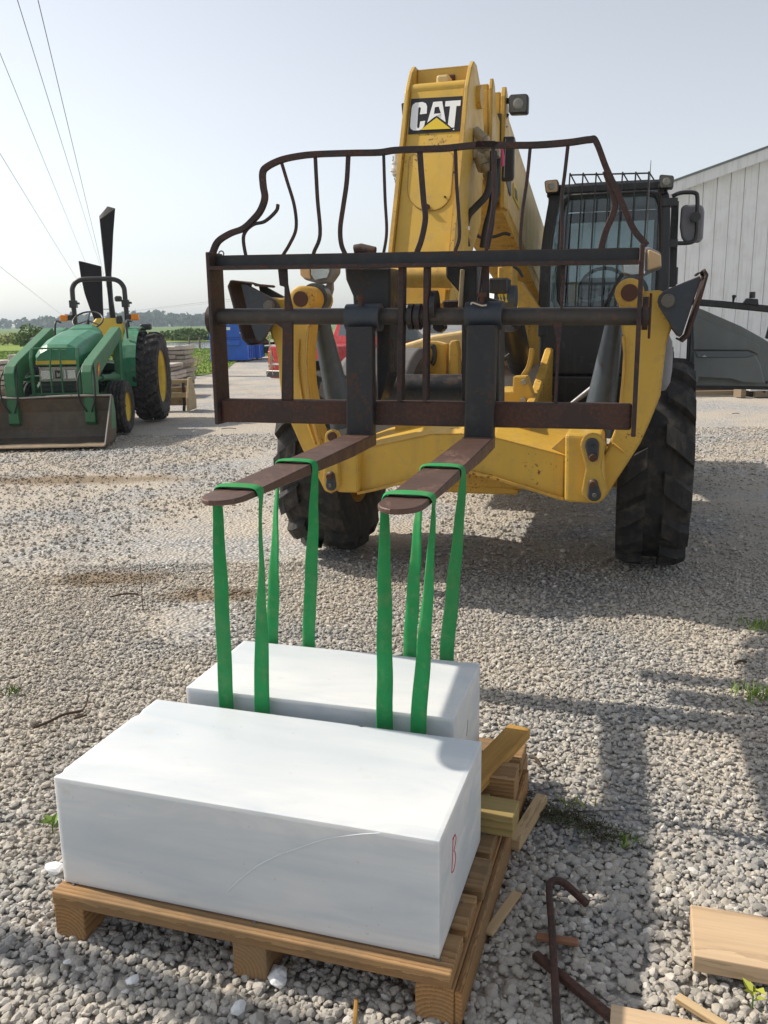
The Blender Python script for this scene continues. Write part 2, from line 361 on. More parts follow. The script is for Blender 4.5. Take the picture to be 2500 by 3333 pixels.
# marble
m, nt, bs = node_mat('marble'); co = coords(nt, scale=(1.3, 5, 7))
mv = noise(nt, 1.6, 9, .62, co, 1.2); mv2 = noise(nt, .9, 4, .5, coords(nt, scale=(1, 3, 9)), .6); cr = noise(nt, 350, 2, .5, coords(nt))
c = ramp(nt, [(.28, (.58, .61, .635)), (.46, (.70, .71, .715)), (.60, (.745, .745, .74))], mv.outputs[0]).outputs[0]
c = mixc(nt, ramp(nt, [(.42, .60), (.60, 0.0)], mv2.outputs[0]).outputs[0], c, (.46, .53, .585))
st = noise(nt, 9, 8, .75, coords(nt)); c = mixc(nt, ramp(nt, [(.60, 0.0), (.74, .55)], st.outputs[0]).outputs[0], c, (.53, .50, .455))
sk = noise(nt, 55, 3, .6, coords(nt)); c = mixc(nt, ramp(nt, [(.70, 0.0), (.74, .7)], sk.outputs[0]).outputs[0], c, (.42, .40, .37))
sg = noise(nt, 1.1, 5, .6, coords(nt, scale=(1, 2.2, 1.6), loc=(3, 1, 0)), .8); c = mixc(nt, ramp(nt, [(.48, 0.0), (.66, .35)], sg.outputs[0]).outputs[0], c, (.50, .55, .58))
nt.links.new(c, bs.inputs['Base Color'])
bs.inputs['Roughness'].default_value = .48; bs.inputs['Subsurface Weight'].default_value = .5
bs.inputs['Subsurface Radius'].default_value = (.028, .025, .022); bs.inputs['Subsurface Scale'].default_value = .9
bump(nt, bs, cr.outputs[0], .10, .001)

# ground family: shared masks for bare dirt and mud streaks (each with a shape of its own)
DIRT = [(-3.3, 8.9, 1.9, .40), (-1.75, 5.3, .60, .26), (-1.0, 4.9, .5, .2)]
def dirt_mask(nt, co):
    sep = N(nt, 'SeparateXYZ'); nt.links.new(co, sep.inputs[0]); tot = None
    nz = noise(nt, 3.2, 5, .65, co)
    for (x, y, rx, ry) in DIRT:
        mp = N(nt, 'Mapping'); mp.inputs['Location'].default_value = (-x / rx, -y / ry, 0); mp.inputs['Scale'].default_value = (1 / rx, 1 / ry, 0); nt.links.new(co, mp.inputs[0])
        ln = N(nt, 'VectorMath', operation='LENGTH'); nt.links.new(mp.outputs[0], ln.inputs[0])
        a = N(nt, 'Math', operation='ADD'); nt.links.new(ln.outputs['Value'], a.inputs[0]); nt.links.new(nz.outputs[0], a.inputs[1])
        r_ = ramp(nt, [(.95, 1.0), (1.0, .9)], None).outputs[0] if False else None
        s_ = N(nt, 'MapRange'); s_.inputs['From Min'].default_value = 1.35; s_.inputs['From Max'].default_value = .85; s_.inputs['To Min'].default_value = 0; s_.inputs['To Max'].default_value = .85
        nt.links.new(a.outputs[0], s_.inputs['Value'])
        if tot is None: tot = s_.outputs[0]
        else:
            mx = N(nt, 'Math', operation='MAXIMUM'); nt.links.new(tot, mx.inputs[0]); nt.links.new(s_.outputs[0], mx.inputs[1]); tot = mx.outputs[0]
    return tot
def dust_fac(nt, co):
    a = noise(nt, .75, 5, .6, co); return ramp(nt, [(.41, 0.0), (.56, 1.0)], a.outputs[0]).outputs[0]
STONES = [(0, (.26, .265, .27)), (.15, (.40, .405, .405)), (.42, (.50, .495, .485)), (.62, (.57, .55, .51)), (.82, (.47, .47, .465)), (.94, (.64, .625, .60)), (1, (.74, .73, .71))]
DUST = (.53, .465, .375); MUD = (.22, .165, .105)
m, nt, bs = node_mat('gravel_ground'); co = coords(nt)
vor = N(nt, 'TexVoronoi'); vor.inputs['Scale'].default_value = 42; nt.links.new(co, vor.inputs['Vector'])
sp = N(nt, 'SeparateColor'); nt.links.new(vor.outputs['Color'], sp.inputs[0])
c = ramp(nt, STONES, sp.outputs[0]).outputs[0]
gap = ramp(nt, [(.25, 1.0), (.62, .60)], vor.outputs['Distance']).outputs[0]
c = mixc(nt, 1.0, c, gap, 'MULTIPLY')
fine = noise(nt, 90, 5, .7, co)
dcol = ramp(nt, [(.35, tuple(x * .78 for x in DUST)), (.65, tuple(x * 1.12 for x in DUST))], fine.outputs[0]).outputs[0]
big = noise(nt, .28, 3, .5, co); redd = ramp(nt, [(.52, 0.0), (.66, .35)], big.outputs[0]).outputs[0]
dcol = mixc(nt, redd, dcol, (.46, .33, .25))
df = dust_fac(nt, co); mul = N(nt, 'Math', operation='MULTIPLY'); mul.inputs[1].default_value = .72; nt.links.new(df, mul.inputs[0])
c = mixc(nt, mul.outputs[0], c, dcol)
c = mixc(nt, dirt_mask(nt, co), c, MUD)
nt.links.new(c, bs.inputs['Base Color']); bs.inputs['Roughness'].default_value = .92; bs.inputs['Specular IOR Level'].default_value = .2
inv = N(nt, 'Math', operation='SUBTRACT'); inv.inputs[0].default_value = 1.0; nt.links.new(vor.outputs['Distance'], inv.inputs[1])
bb = N(nt, 'Bump'); bb.inputs['Strength'].default_value = .8; bb.inputs['Distance'].default_value = .02; nt.links.new(inv.outputs[0], bb.inputs['Height'])
b2 = N(nt, 'Bump'); b2.inputs['Strength'].default_value = .4; b2.inputs['Distance'].default_value = .01; nt.links.new(fine.outputs[0], b2.inputs['Height']); nt.links.new(bb.outputs[0], b2.inputs['Normal'])
nt.links.new(b2.outputs[0], bs.inputs['Normal'])
m, nt, bs = node_mat('gravel_stone'); co = coords(nt)
gi = N(nt, 'NewGeometry'); c = ramp(nt, STONES, gi.outputs['Random Per Island']).outputs[0]
fn = noise(nt, 130, 4, .65, co); c = mixc(nt, .55, c, mixc(nt, fn.outputs[0], tuple([.12] * 3), (.42, .39, .34)), 'OVERLAY')
df = dust_fac(nt, co); mul = N(nt, 'Math', operation='MULTIPLY'); mul.inputs[1].default_value = .45; nt.links.new(df, mul.inputs[0])
c = mixc(nt, mul.outputs[0], c, DUST)
c = mixc(nt, dirt_mask(nt, co), c, MUD)
nt.links.new(c, bs.inputs['Base Color']); bs.inputs['Roughness'].default_value = .82; bs.inputs['Specular IOR Level'].default_value = .3
bump(nt, bs, fn.outputs[0], .35, .004)
def veg(name, stops, scale, bsc=None, rough=.9):
    m, nt, bs = node_mat(name); co = coords(nt); a = noise(nt, scale, 8, .7, co)
    nt.links.new(ramp(nt, stops, a.outputs[0]).outputs[0], bs.inputs['Base Color']); bs.inputs['Roughness'].default_value = rough; bs.inputs['Specular IOR Level'].default_value = .15
    if bsc: bump(nt, bs, noise(nt, bsc, 4, .6, co).outputs[0], .8, .05)
veg('lawn', [(.25, (.12, .20, .035)), (.5, (.20, .28, .05)), (.75, (.29, .32, .09))], .9, 12)
veg('field', [(.2, (.15, .19, .05)), (.5, (.22, .225, .08)), (.8, (.28, .25, .11))], .05, 1.2)
veg('far_field', [(.2, (.09, .16, .04)), (.8, (.14, .20, .06))], .02)
veg('mud_bank', [(.2, (.06, .045, .03)), (.8, (.13, .10, .065))], 1.5, 6)
def leafmat(name, a, b, trans=.3):
    m, nt, bs = node_mat(name); gi = N(nt, 'NewGeometry')
    nt.links.new(ramp(nt, [(0, a), (1, b)], gi.outputs['Random Per Island']).outputs[0], bs.inputs['Base Color']); bs.inputs['Roughness'].default_value = .75; bs.inputs['Specular IOR Level'].default_value = .2
leafmat('far_leaf', (.025, .055, .025), (.075, .115, .05)); leafmat('bush_leaf', (.06, .11, .025), (.16, .23, .06)); leafmat('reed_leaf', (.18, .24, .05), (.36, .36, .13))
leafmat('grass_blade', (.10, .20, .03), (.25, .34, .07)); leafmat('dry_grass', (.28, .22, .13), (.46, .38, .25)); leafmat('weed_leaf', (.035, .06, .02), (.12, .13, .05))
m, nt, bs = node_mat('pond_water'); bs.inputs['Base Color'].default_value = (.10, .12, .11, 1); bs.inputs['Roughness'].default_value = .06; bs.inputs['Specular IOR Level'].default_value = .6
bump(nt, bs, noise(nt, 2.5, 4, .6, coords(nt)).outputs[0], .5, .06)

# ================================================================== SETTING
def sheet(name, pts, z, mat, sub=None):
    me = bpy.data.meshes.new(name); me.from_pydata([(x, y, z) for x, y in pts], [], [tuple(range(len(pts)))]); me.update()
    if me.polygons[0].normal.z < 0: me.flip_normals()
    me.materials.append(M[mat]); o = bpy.data.objects.new(name, me); col.objects.link(o); return struct(o)
g2 = lambda p: tuple(G(p)[:2])
sheet('ground', [(-3000, -400), (3000, -400), (3000, 4000), (-3000, 4000)], -.12, 'field')
sheet('far_field', [(-900, 190), (900, 190), (900, 1200), (-900, 1200)], -.11, 'far_field')
sheet('gravel_yard', [(-70, -25), (90, -25), (90, 62), (-8, 62), (-9, 45), (-70, 45)], -.018, 'gravel_ground')
LAWN = [(-75, 26), (-30, 26.5), (-16, 27.5), (-11, 26.5), g2((610, 1226)), g2((680, 1217)), g2((736, 1203)), g2((762, 1180)), (-6.0, 41), (-3.5, 47), (4, 53), (30, 57), (70, 60), (70, 118), (-160, 118)]
sheet('lawn', LAWN, 0.0, 'lawn')
pond = []
for k in range(40):
    a = 2 * math.pi * k / 40; pond.append((-13.0 + 9.5 * math.cos(a) * (1 + .06 * math.sin(3 * a)), 68 + 11.5 * math.sin(a) * (1 + .05 * math.cos(4 * a))))
sheet('pond', pond, .012, 'pond_water')
bank = [(-13.0 + (x + 13) * 1.07, 68 + (y - 68) * 1.08) for x, y in pond]
sheet('pond_bank', bank, .006, 'mud_bank')

# ---- loose gravel: real stones (stuff)
def stone_shapes(sub, n):
    bm = bmesh.new(); bmesh.ops.create_icosphere(bm, subdivisions=sub, radius=1.0)
    D = np.array([v.co for v in bm.verts]); F = np.array([[v.index for v in f.verts] for f in bm.faces]); bm.free()
    D /= np.linalg.norm(D, axis=1)[:, None]; out = []
    for _ in range(n):
        nr = RNG.normal(size=(11, 3)); nr /= np.linalg.norm(nr, axis=1)[:, None]; dd = RNG.uniform(.62, 1.0, 11)
        q = D @ nr.T; rr = np.where(q > .05, dd / np.maximum(q, .05), 9).min(1); rr = np.minimum(rr, 1.15)
        P = D * rr[:, None] * np.array([1, RNG.uniform(.68, .95), RNG.uniform(.5, .75)])
        out.append(P)
    return out, F
def gravel(name, xy, size, z0, sub, smooth, nshape=14):
    shp, F = stone_shapes(sub, nshape); n = len(xy); nv = len(shp[0]); nf = len(F)
    which = RNG.integers(0, nshape, n); S = np.stack(shp)[which]                       # n,nv,3
    a = RNG.uniform(0, 2 * np.pi, n); t = RNG.normal(0, .45, n); b = RNG.uniform(0, 2 * np.pi, n)
    def rot(P, ax, th):
        c, s = np.cos(th)[:, None], np.sin(th)[:, None]; i, j = [(1, 2), (2, 0), (0, 1)][ax]; Q = P.copy()
        Q[:, :, i] = c * P[:, :, i] - s * P[:, :, j]; Q[:, :, j] = s * P[:, :, i] + c * P[:, :, j]; return Q
    S = rot(rot(rot(S, 2, b), 0, t), 2, a) * size[:, None, None]
    S[:, :, 0] += xy[:, 0][:, None]; S[:, :, 1] += xy[:, 1][:, None]; S[:, :, 2] += z0[:, None]
    V = S.reshape(-1, 3).astype(np.float32); FF = (F[None] + (np.arange(n) * nv)[:, None, None]).reshape(-1).astype(np.int32)
    me = bpy.data.meshes.new(name); me.vertices.add(len(V)); me.vertices.foreach_set('co', V.ravel())
    me.loops.add(len(FF)); me.loops.foreach_set('vertex_index', FF); me.polygons.add(n * nf)
    me.polygons.foreach_set('loop_start', np.arange(n * nf, dtype=np.int32) * 3)
    me.polygons.foreach_set('use_smooth', np.full(n * nf, smooth)); me.update(calc_edges=True)
    me.materials.append(M['gravel_stone']); o = bpy.data.objects.new(name, me); col.objects.link(o); o['kind'] = 'stuff'; return o
def vnoise(x, y, s, seed):
    r = np.random.default_rng(seed); g = r.random((64, 64)); x = x * s; y = y * s
    i, j = np.floor(x).astype(int), np.floor(y).astype(int); fx, fy = x - i, y - j; fx = fx * fx * (3 - 2 * fx); fy = fy * fy * (3 - 2 * fy)
    q = lambda a, b: g[a % 64, b % 64]
    return (q(i, j) * (1 - fx) + q(i + 1, j) * fx) * (1 - fy) + (q(i, j + 1) * (1 - fx) + q(i + 1, j + 1) * fx) * fy
def scatter(y0, y1, dens, wmul, pad):
    n = int(dens * (wmul * .5 * (y1 * y1 - y0 * y0) + 2 * pad * (y1 - y0)))
    y = np.sqrt(RNG.uniform(y0 * y0, y1 * y1, n)); x = RNG.uniform(-1, 1, n) * (y * wmul / 2 + pad); return np.stack([x, y], 1)
near = scatter(1.25, 2.3, 5200, .90, .35); sz = np.clip(RNG.lognormal(math.log(.0102), .33, len(near)), .0045, .021)
gravel('gravel', near, sz, -sz * .12 - .0075 + RNG.uniform(-.003, .003, len(near)), 2, False)
mid = scatter(2.3, 5.6, 4500, .90, .4); sz = np.clip(RNG.lognormal(math.log(.0092), .36, len(mid)), .004, .021)
cov = vnoise(mid[:, 0] + 20, mid[:, 1], .9, 5) * .6 + vnoise(mid[:, 0] + 9, mid[:, 1], 3.0, 6) * .4
keep = cov + RNG.normal(0, .10, len(mid)) > .16 + .085 * (mid[:, 1] - 2.3); mid, sz = mid[keep], sz[keep]
gravel('gravel', mid, sz, -sz * .12 - .0085 - .0010 * (mid[:, 1] - 2.3) + RNG.uniform(-.003, .003, len(mid)), 1, False)
far = scatter(5.6, 12.5, 440, .95, 1.0); sz = np.clip(RNG.lognormal(math.log(.0115), .35, len(far)), .006, .026)
cov = vnoise(far[:, 0] + 20, far[:, 1], .8, 5); keep = cov + RNG.normal(0, .15, len(far)) > .46; far, sz = far[keep], sz[keep]
gravel('gravel', far, sz, sz * .1 - .012 + RNG.uniform(-.004, .004, len(far)), 1, False)

# ---- leaves
def leaf_mesh(name, P, size, mat, parent=None, base=(0, 0, 0), up=.0, thin=.55):
    n = len(P); P = np.asarray(P) - np.asarray(base)
    d = RNG.normal(size=(n, 3)); d[:, 2] += up; d /= np.linalg.norm(d, axis=1)[:, None]; e = RNG.normal(size=(n, 3)); e -= d * (e * d).sum(1)[:, None]; e /= np.linalg.norm(e, axis=1)[:, None]
    s = (np.asarray(size) * RNG.uniform(.6, 1.3, n))[:, None]
    V = np.stack([P - d * s, P + e * s * thin, P + d * s, P - e * s * thin], 1).reshape(-1, 3)
    me = bpy.data.meshes.new(name); me.from_pydata(V.tolist(), [], [(4 * i, 4 * i + 1, 4 * i + 2, 4 * i + 3) for i in range(n)]); me.materials.append(M[mat]); me.update()
    o = bpy.data.objects.new(name, me); col.objects.link(o)
    if parent is not None: o.parent = parent
    return o
def blades(name, XY, h, w, mat, parent=None, base=(0, 0, 0), lean=.35):
    n = len(XY); X = np.column_stack([XY, np.zeros(n)]) - np.asarray(base); a = RNG.uniform(0, 2 * np.pi, n); hh = h * RNG.uniform(.5, 1.2, n); ww = w * RNG.uniform(.6, 1.2, n)
    s = np.stack([np.cos(a), np.sin(a), 0 * a], 1); l = RNG.normal(0, lean, (n, 3)); l[:, 2] = 1; tip = X + l * hh[:, None]; md = X + l * hh[:, None] * .5 - np.array([0, 0, 0]) ; tip[:, 2] -= .25 * hh * (np.abs(l[:, 0]) + np.abs(l[:, 1]))
    V = np.stack([X - s * ww[:, None], X + s * ww[:, None], md + s * ww[:, None] * .7, md - s * ww[:, None] * .7, tip], 1).reshape(-1, 3)
    F = []
    for i in range(n): F += [(5 * i, 5 * i + 1, 5 * i + 2, 5 * i + 3), (5 * i + 3, 5 * i + 2, 5 * i + 4)]
    me = bpy.data.meshes.new(name); me.from_pydata(V.tolist(), [], F); me.materials.append(M[mat]); me.update(); o = bpy.data.objects.new(name, me); col.objects.link(o)
    if parent is not None: o.parent = parent; o['kind'] = 'stuff'
    return o

# far wood: one mass of foliage
pts = []; szs = []
for k in range(620):
    x = RNG.uniform(-620, 320); y = RNG.uniform(520, 640); hgt = RNG.uniform(5.2, 8.2) * (y / 560) * (1 + .16 * math.sin(x * .031) + .08 * math.sin(x * .11)); r = hgt * RNG.uniform(.42, .62)
    nn = 64; d = RNG.normal(size=(nn, 3)); d /= np.linalg.norm(d, axis=1)[:, None]; rad = RNG.uniform(.45, 1, nn) ** .5
    p = d * rad[:, None] * np.array([r, r, hgt * .5]) + np.array([x, y, hgt * .5]); pts.append(p); szs.append(np.full(nn, r * .38))
o = leaf_mesh('tree_line', np.concatenate(pts), np.concatenate(szs), 'far_leaf', thin=.8); o['kind'] = 'stuff'
# weeds on the far pond bank and along the field edge
xy = np.column_stack([RNG.uniform(-70, 2, 5200), RNG.uniform(84, 98, 5200)])
o = blades('bank_weeds', xy, .38, .09, 'reed_leaf'); o['kind'] = 'stuff'
# lawn grass: blades where they can be told from the sheet
inx = []
Lp = np.array(LAWN)
def inside(pt, poly):
    x, y = pt; c = False; n = len(poly); j = n - 1
    for i in range(n):
        if (poly[i][1] > y) != (poly[j][1] > y) and x < (poly[j][0] - poly[i][0]) * (y - poly[i][1]) / (poly[j][1] - poly[i][1]) + poly[i][0]: c = not c
        j = i
    return c
for k in range(30000):
    y = math.sqrt(RNG.uniform(26 ** 2, 56 ** 2)); x = RNG.uniform(-.47, -.10) * y
    if inside((x, y), LAWN): inx.append((x, y))
o = blades('lawn_grass', np.array(inx), .085, .018, 'grass_blade', lean=.5); o['kind'] = 'stuff'

def bush(label, c, r, h, n, mat, size, group=None, cat='shrub', name='shrub', stem=True):
    root = thing(name, label, cat, WORLD, (c[0], c[1], 0), group)
    d = RNG.normal(size=(n, 3)); d /= np.linalg.norm(d, axis=1)[:, None]
    lob = np.array([(RNG.uniform(-.6, .6), RNG.uniform(-.5, .5), RNG.uniform(.25, .75), RNG.uniform(.3, .55)) for _ in range(9)])
    w = RNG.integers(0, 9, n); rad = RNG.uniform(.3, 1, n) ** .5
    P = np.stack([lob[w, 0] * r + d[:, 0] * lob[w, 3] * r * rad, lob[w, 1] * r + d[:, 1] * lob[w, 3] * r * rad, lob[w, 2] * h + d[:, 2] * lob[w, 3] * h * .6 * rad], 1); P[:, 2] = np.abs(P[:, 2])
    leaf_mesh('foliage', P, np.full(n, size), mat, root)
    if stem:
        b = MB()
        for q in lob[:6]: b.tube([(c[0], c[1], -.05), (c[0] + q[0] * r * .4, c[1] + q[1] * r * .4, q[2] * h * .5), (c[0] + q[0] * r, c[1] + q[1] * r, q[2] * h)], [.02 * h, .014 * h, .006 * h], n=5)
        b.build('stem', 'twig_brown', root)
    return root
for (p, D_, r, h, lab) in [((612, 1085), 84, 2.2, 1.15, 'dark green bush on the far bank right behind the pond water'), ((560, 1080), 86, 2.2, .9, 'low olive bush beside the dark bush on the pond bank'), ((690, 1090), 86, 2.0, .7, 'small bright bush at the right end of the pond bank')]:
    q = PY(p, D_); bush(lab, (q[0], q[1]), r, h, 1500, 'bush_leaf', .17)
q = PY((120, 1090), 52); bush('leafy green shrub standing alone on the lawn behind the loader arm', (q[0], q[1]), 1.15, 1.65, 1700, 'bush_leaf', .10)
q = PY((55, 1085), 75); bush('sprawling brown weedy shrub at the edge of the field', (q[0], q[1]), 1.8, 1.0, 700, 'reed_leaf', .13)
q = PY((1285, 1090), 52); bush('round green bush growing beside the small white shed', (q[0], q[1]), 1.0, 2.0, 1500, 'bush_leaf', .12)
# pond posts
for i, p in enumerate([(616, 1130), (650, 1129)]):
    q = G(p); b = MB(); b.cyl((q[0], q[1], -.1), (q[0] + .02, q[1], .62), .07, .055, 8); b.cyl((q[0] + .02, q[1], .62), (q[0] + .02, q[1], .66), .055, .03, 8)
    o = b.build('fence_post', 'old_wood'); tag(o, ['short grey wooden post at the pond edge nearer the stacked flagstones', 'short grey wooden post at the pond edge nearer the blue dumpsters'][i], 'post', 'posts at the pond edge')
# dry grass clump by the stone stacks
q = G((588, 1215)); root = thing('dry_grass_clump', 'tan dry grass clump drooping beside the stacked flagstones', 'grass', WORLD, (q[0], q[1], 0))
xy = np.column_stack([RNG.normal(q[0], .20, 420), RNG.normal(q[1], .2, 420)]); blades('straw', xy, .75, .012, 'dry_grass', root, (q[0], q[1], 0), lean=.55)

# ---- overhead wires + far pole
def wire(a, ya, b, yb, r, lab, sag=0.0):
    A, B = PY(a, ya), PY(b, yb); P = []
    if ya < 60: A = A + (A - B) * .30
    for k in range(15):
        t = k / 14; p = A * (1 - t) + B * t; p[2] -= sag * 4 * t * (1 - t); P.append(p)
    o = MB().tube(P, r, n=5).build('overhead_wire', 'wire_grey'); tag(o, lab, 'wire', 'overhead wires'); return o
cZ = crop(0, 0, .7535)
for a, b, ya, lab in [((-130, -600), cZ(445, 1190), 14, 'thin overhead wire, second from the top of the bundle crossing the sky'), ((-20, -600), cZ(492, 1370), 14, 'thin overhead wire, topmost of the bundle crossing the sky'), ((-300, -560), cZ(420, 1258), 16, 'thin overhead wire, third from the top of the bundle crossing the sky'),
                      ((-300, 10), cZ(390, 1300), 19, 'thin overhead wire, fourth from the top of the bundle crossing the sky'), ((-330, 610), cZ(318, 1400), 24, 'lowest overhead wire slanting down behind the steering wheel')]:
    wire(a, ya, b, 130, .0105, lab)
wire((425, 1012), 300, (830, 964), 120, .03, 'upper of two faint wires above the field beside the tractor'); wire((425, 1014), 300, (830, 972), 120, .02, 'lower of two faint wires above the field beside the tractor')
q = PY((330, 1000), 131); b = MB().cyl((q[0], q[1], -.2), (q[0], q[1], 4.2), .16, .11, 10); b.bar([(q[0] - 1.1, q[1], 3.8), (q[0] + 1.1, q[1], 3.8)], .1, .12)
tag(b.build('utility_pole', 'old_wood'), 'distant wooden utility pole where the overhead wires run together', 'pole')

# ---- white metal building with the gable towards the yard
YB = 20.6; pe = PY((1755, 752), YB); x0, ze = pe[0], pe[2]; SL = .335; WB = 15.0; xr = x0 + WB; xm = x0 + WB / 2
bld = thing('metal_building', 'white metal sided building with low gable roof behind the yellow machine', 'building', WORLD, (xm, YB, 0))
top = lambda x: ze + SL * (min(x, xr - (x - x0) * 0 + 0) - x0) if x <= xm else ze + SL * (xr - x)
MB().box(x0 + .05, xr - .05, YB + .05, YB + 18, -.05, ze - .02).build('core_wall', 'white_siding', bld)
b = MB(); b.prism([(x0 + .05, YB + .05, ze - .02), (xr - .05, YB + .05, ze - .02), (xm, YB + .05, ze + SL * WB / 2 - .05)], (0, .1, 0)); b.build('gable_wall', 'white_siding', bld)
PWD = .3055; k = 0; x = x0
while x < xr - .01:
    xa, xb = x + .004, min(x + PWD - .004, xr); za, zb = top(xa) - .03, top(xb) - .03
    b = MB(); b.prism([(xa, YB, .12), (xb, YB, .12), (xb, YB, zb), (xa, YB, za)], (0, .04, 0))
    b.box(xa + .001, xa + .020, YB - .014, YB, .12, za - .01)
    b.build('siding_panel', 'white_siding', bld); x += PWD
b = MB()
for sx in (-1, 1):
    e = xm + sx * (WB / 2 + .30); ez = ze - SL * .30
    b.prism([(e, YB - .30, ez), (xm, YB - .30, ze + SL * WB / 2), (xm, YB - .30, ze + SL * WB / 2 + .05), (e, YB - .30, ez + .05)], (0, 19, 0))
b.build('roof', 'roof_metal', bld)
b = MB()
for sx in (-1, 1):
    e = xm + sx * (WB / 2 + .28); ez = ze - SL * .28
    b.prism([(e, YB - .27, ez - .24), (xm, YB - .27, ze + SL * WB / 2 - .24), (xm, YB - .27, ze + SL * WB / 2 - .003), (e, YB - .27, ez - .003)], (0, .04, 0))
    b.prism([(e, YB - .22, ez - .06), (xm, YB - .22, ze + SL * WB / 2 - .06), (xm, YB - .22, ze + SL * WB / 2 - .02), (e, YB - .22, ez - .02)], (0, .22, 0))
b.build('rake_trim', 'trim_white', bld)
MB().box(x0 - .05, xr + .05, YB - .02, YB + .1, -.02, .12).build('base_trim', 'roof_metal', bld)
b = MB(); b.box(x0 - .035, x0 + .0, YB - .02, YB + .12, .12, ze - .06); b.build('corner_trim', 'trim_white', bld)

# ---- small white shed seen through the fork carriage
YS = 46.0; a = PY((1322, 1120), YS); e_ = PY((1575, 960), YS); sx0, sx1, sz = a[0], e_[0] + 2.4, 2.75
shed = thing('white_shed', 'small white shed with dark roof seen through the fork carriage', 'shed', WORLD, ((sx0 + sx1) / 2, YS, 0))
MB().box(sx0, sx1, YS, YS + 5, -.05, sz).build('wall', 'white_siding', shed)
b = MB()
for i in range(int((sz - .2) / .2)): b.prism([(sx0 - .004, YS - .03, .1 + i * .2), (sx1, YS - .03, .1 + i * .2), (sx1, YS - .008, .29 + i * .2), (sx0 - .004, YS - .008, .29 + i * .2)], (0, .012, 0))
b.build('siding_boards', 'white_siding', shed)
xm2 = (sx0 + sx1) / 2
b = MB(); b.prism([(sx0, YS - .003, sz), (sx1, YS - .003, sz), (xm2, YS - .003, sz + 1.15)], (0, 5, 0)); b.build('gable', 'white_siding', shed)
b = MB()
for s_ in (-1, 1):
    e = xm2 + s_ * ((sx1 - sx0) / 2 + .35); b.prism([(e, YS - .3, sz - .2), (xm2, YS - .3, sz + 1.15), (xm2, YS - .3, sz + 1.27), (e, YS - .3, sz - .08)], (0, 5.6, 0))
b.build('roof', 'roof_metal', shed)
b = MB(); b.box(sx0 + 1.1, sx0 + 1.9, YS - .05, YS - .031, .9, 1.9); b.build('window', 'car_glass', shed)

# ================================================================== TELEHANDLER
T = Frame(16.0)
th = thing('telehandler', 'yellow telehandler with bent rusty fork carriage raised over the marble blocks', 'telehandler', T, (-.96, 7.0, 0))
tm = lambda p, v: T.at(p, v)

def tyre_mb(c, Rr, W, rim, lug, nl, kind, flip=1, bulge=.5, seg=44):
    """c centre, axis = x; lug = lug height"""
    b = MB(); rc = Rr - lug; h = W / 2; c = np.asarray(c, float)
    prof = [(rim, -h * .80), (rim + .03, -h * .90), ((rc + rim) / 2, -h * (1 + .0 * bulge)), (rc - .07 * Rr, -h * .985), (rc - .03 * Rr, -h * .90), (rc, -h * .70), (rc + .004, 0), (rc, h * .70), (rc - .03 * Rr, h * .90), (rc - .07 * Rr, h * .985), ((rc + rim) / 2, h), (rim + .03, h * .90), (rim, h * .80)]
    b.lathe(prof, c, (1, 0, 0), seg)
    def P(x, th_, r): return c + np.array([x, r * math.sin(th_), r * math.cos(th_)])
    if kind == 'rib':
        for x0, x1 in ((-.78, -.42), (-.30, -.02 + .0), (.08, .36), (.46, .80)):
            b.lathe([(rc - .01, h * x0), (Rr - .004, h * (x0 + .04)), (Rr, h * (x0 + x1) / 2), (Rr - .004, h * (x1 - .04)), (rc - .01, h * x1)], c, (1, 0, 0), seg)
        return b
    for side in (-1, 1):
        for k in range(nl):
            t0 = 2 * math.pi * (k + (.5 if side > 0 else 0)) / nl
            if kind == 'ag':      # long curved bar lugs
                steps = 6; wd = .058 / Rr * 1.3; xs = np.linspace(-.06, 1.0, steps + 1); sl = flip * .62 * W / Rr
            else:                 # chunky blocks, bent
                steps = 4; wd = .118 / Rr; xs = np.linspace(-.02, 1.0, steps + 1); sl = flip * .62 * W / Rr
            prev = None
            for i, x in enumerate(xs):
                th_ = t0 + sl * (x ** (.9 if kind == 'ag' else 1.25)) * .55
                rr = Rr - .055 * Rr * max(0, x - .72) / .28 * (1 if kind == 'ag' else .9); ri = rc - .012 - .05 * Rr * max(0, x - .75) / .25
                xx = side * h * min(x, 1.0) * .97
                w2 = wd * (1.0 + .25 * x)
                cur = [P(xx, th_ - w2 * .62, ri), P(xx, th_ + w2 * .62, ri), P(xx, th_ + w2 * .45, rr), P(xx, th_ - w2 * .45, rr)]
                if i == 0: first = cur
                if prev is not None:
                    n0 = len(b.v); b.v += [tuple(q) for q in prev + cur]
                    for kk in range(4): b.f.append((n0 + kk, n0 + (kk + 1) % 4, n0 + 4 + (kk + 1) % 4, n0 + 4 + kk)); b.sm.append(False)
                prev = cur
            b.add(first, [(0, 1, 2, 3)]); b.add(prev, [(3, 2, 1, 0)])
    return b
def rim_mb(c, rim, W, side, dish=.35, holes=8):
    b = MB(); h = W / 2 * .82; s = side; c = np.asarray(c, float)
    b.lathe([(rim + .012, s * h), (rim + .016, s * (h - .02)), (rim - .012, s * (h - .03)), (rim - .03, s * (h - .10)), (rim * .86, s * h * dish), (rim * .45, s * h * (dish - .02)), (rim * .40, s * h * (dish + .22)), (rim * .30, s * h * (dish + .30)), (.001, s * h * (dish + .30))], c, (1, 0, 0), 40)
    b.lathe([(rim + .012, -s * h), (rim - .01, -s * (h - .03)), (rim - .02, s * (h - .12))], c, (1, 0, 0), 40)
    return b
def hub_bolts(c, rim, W, side, n, dish):
    b = MB(); h = W / 2 * .82
    for k in range(n):
        a = 2 * math.pi * k / n; p = np.asarray(c) + np.array([side * h * (dish - .02), rim * .58 * math.sin(a), rim * .58 * math.cos(a)])
        b.cyl(p - np.array([side * .01, 0, 0]), p + np.array([side * .03, 0, 0]), .018, n=6)
    return b
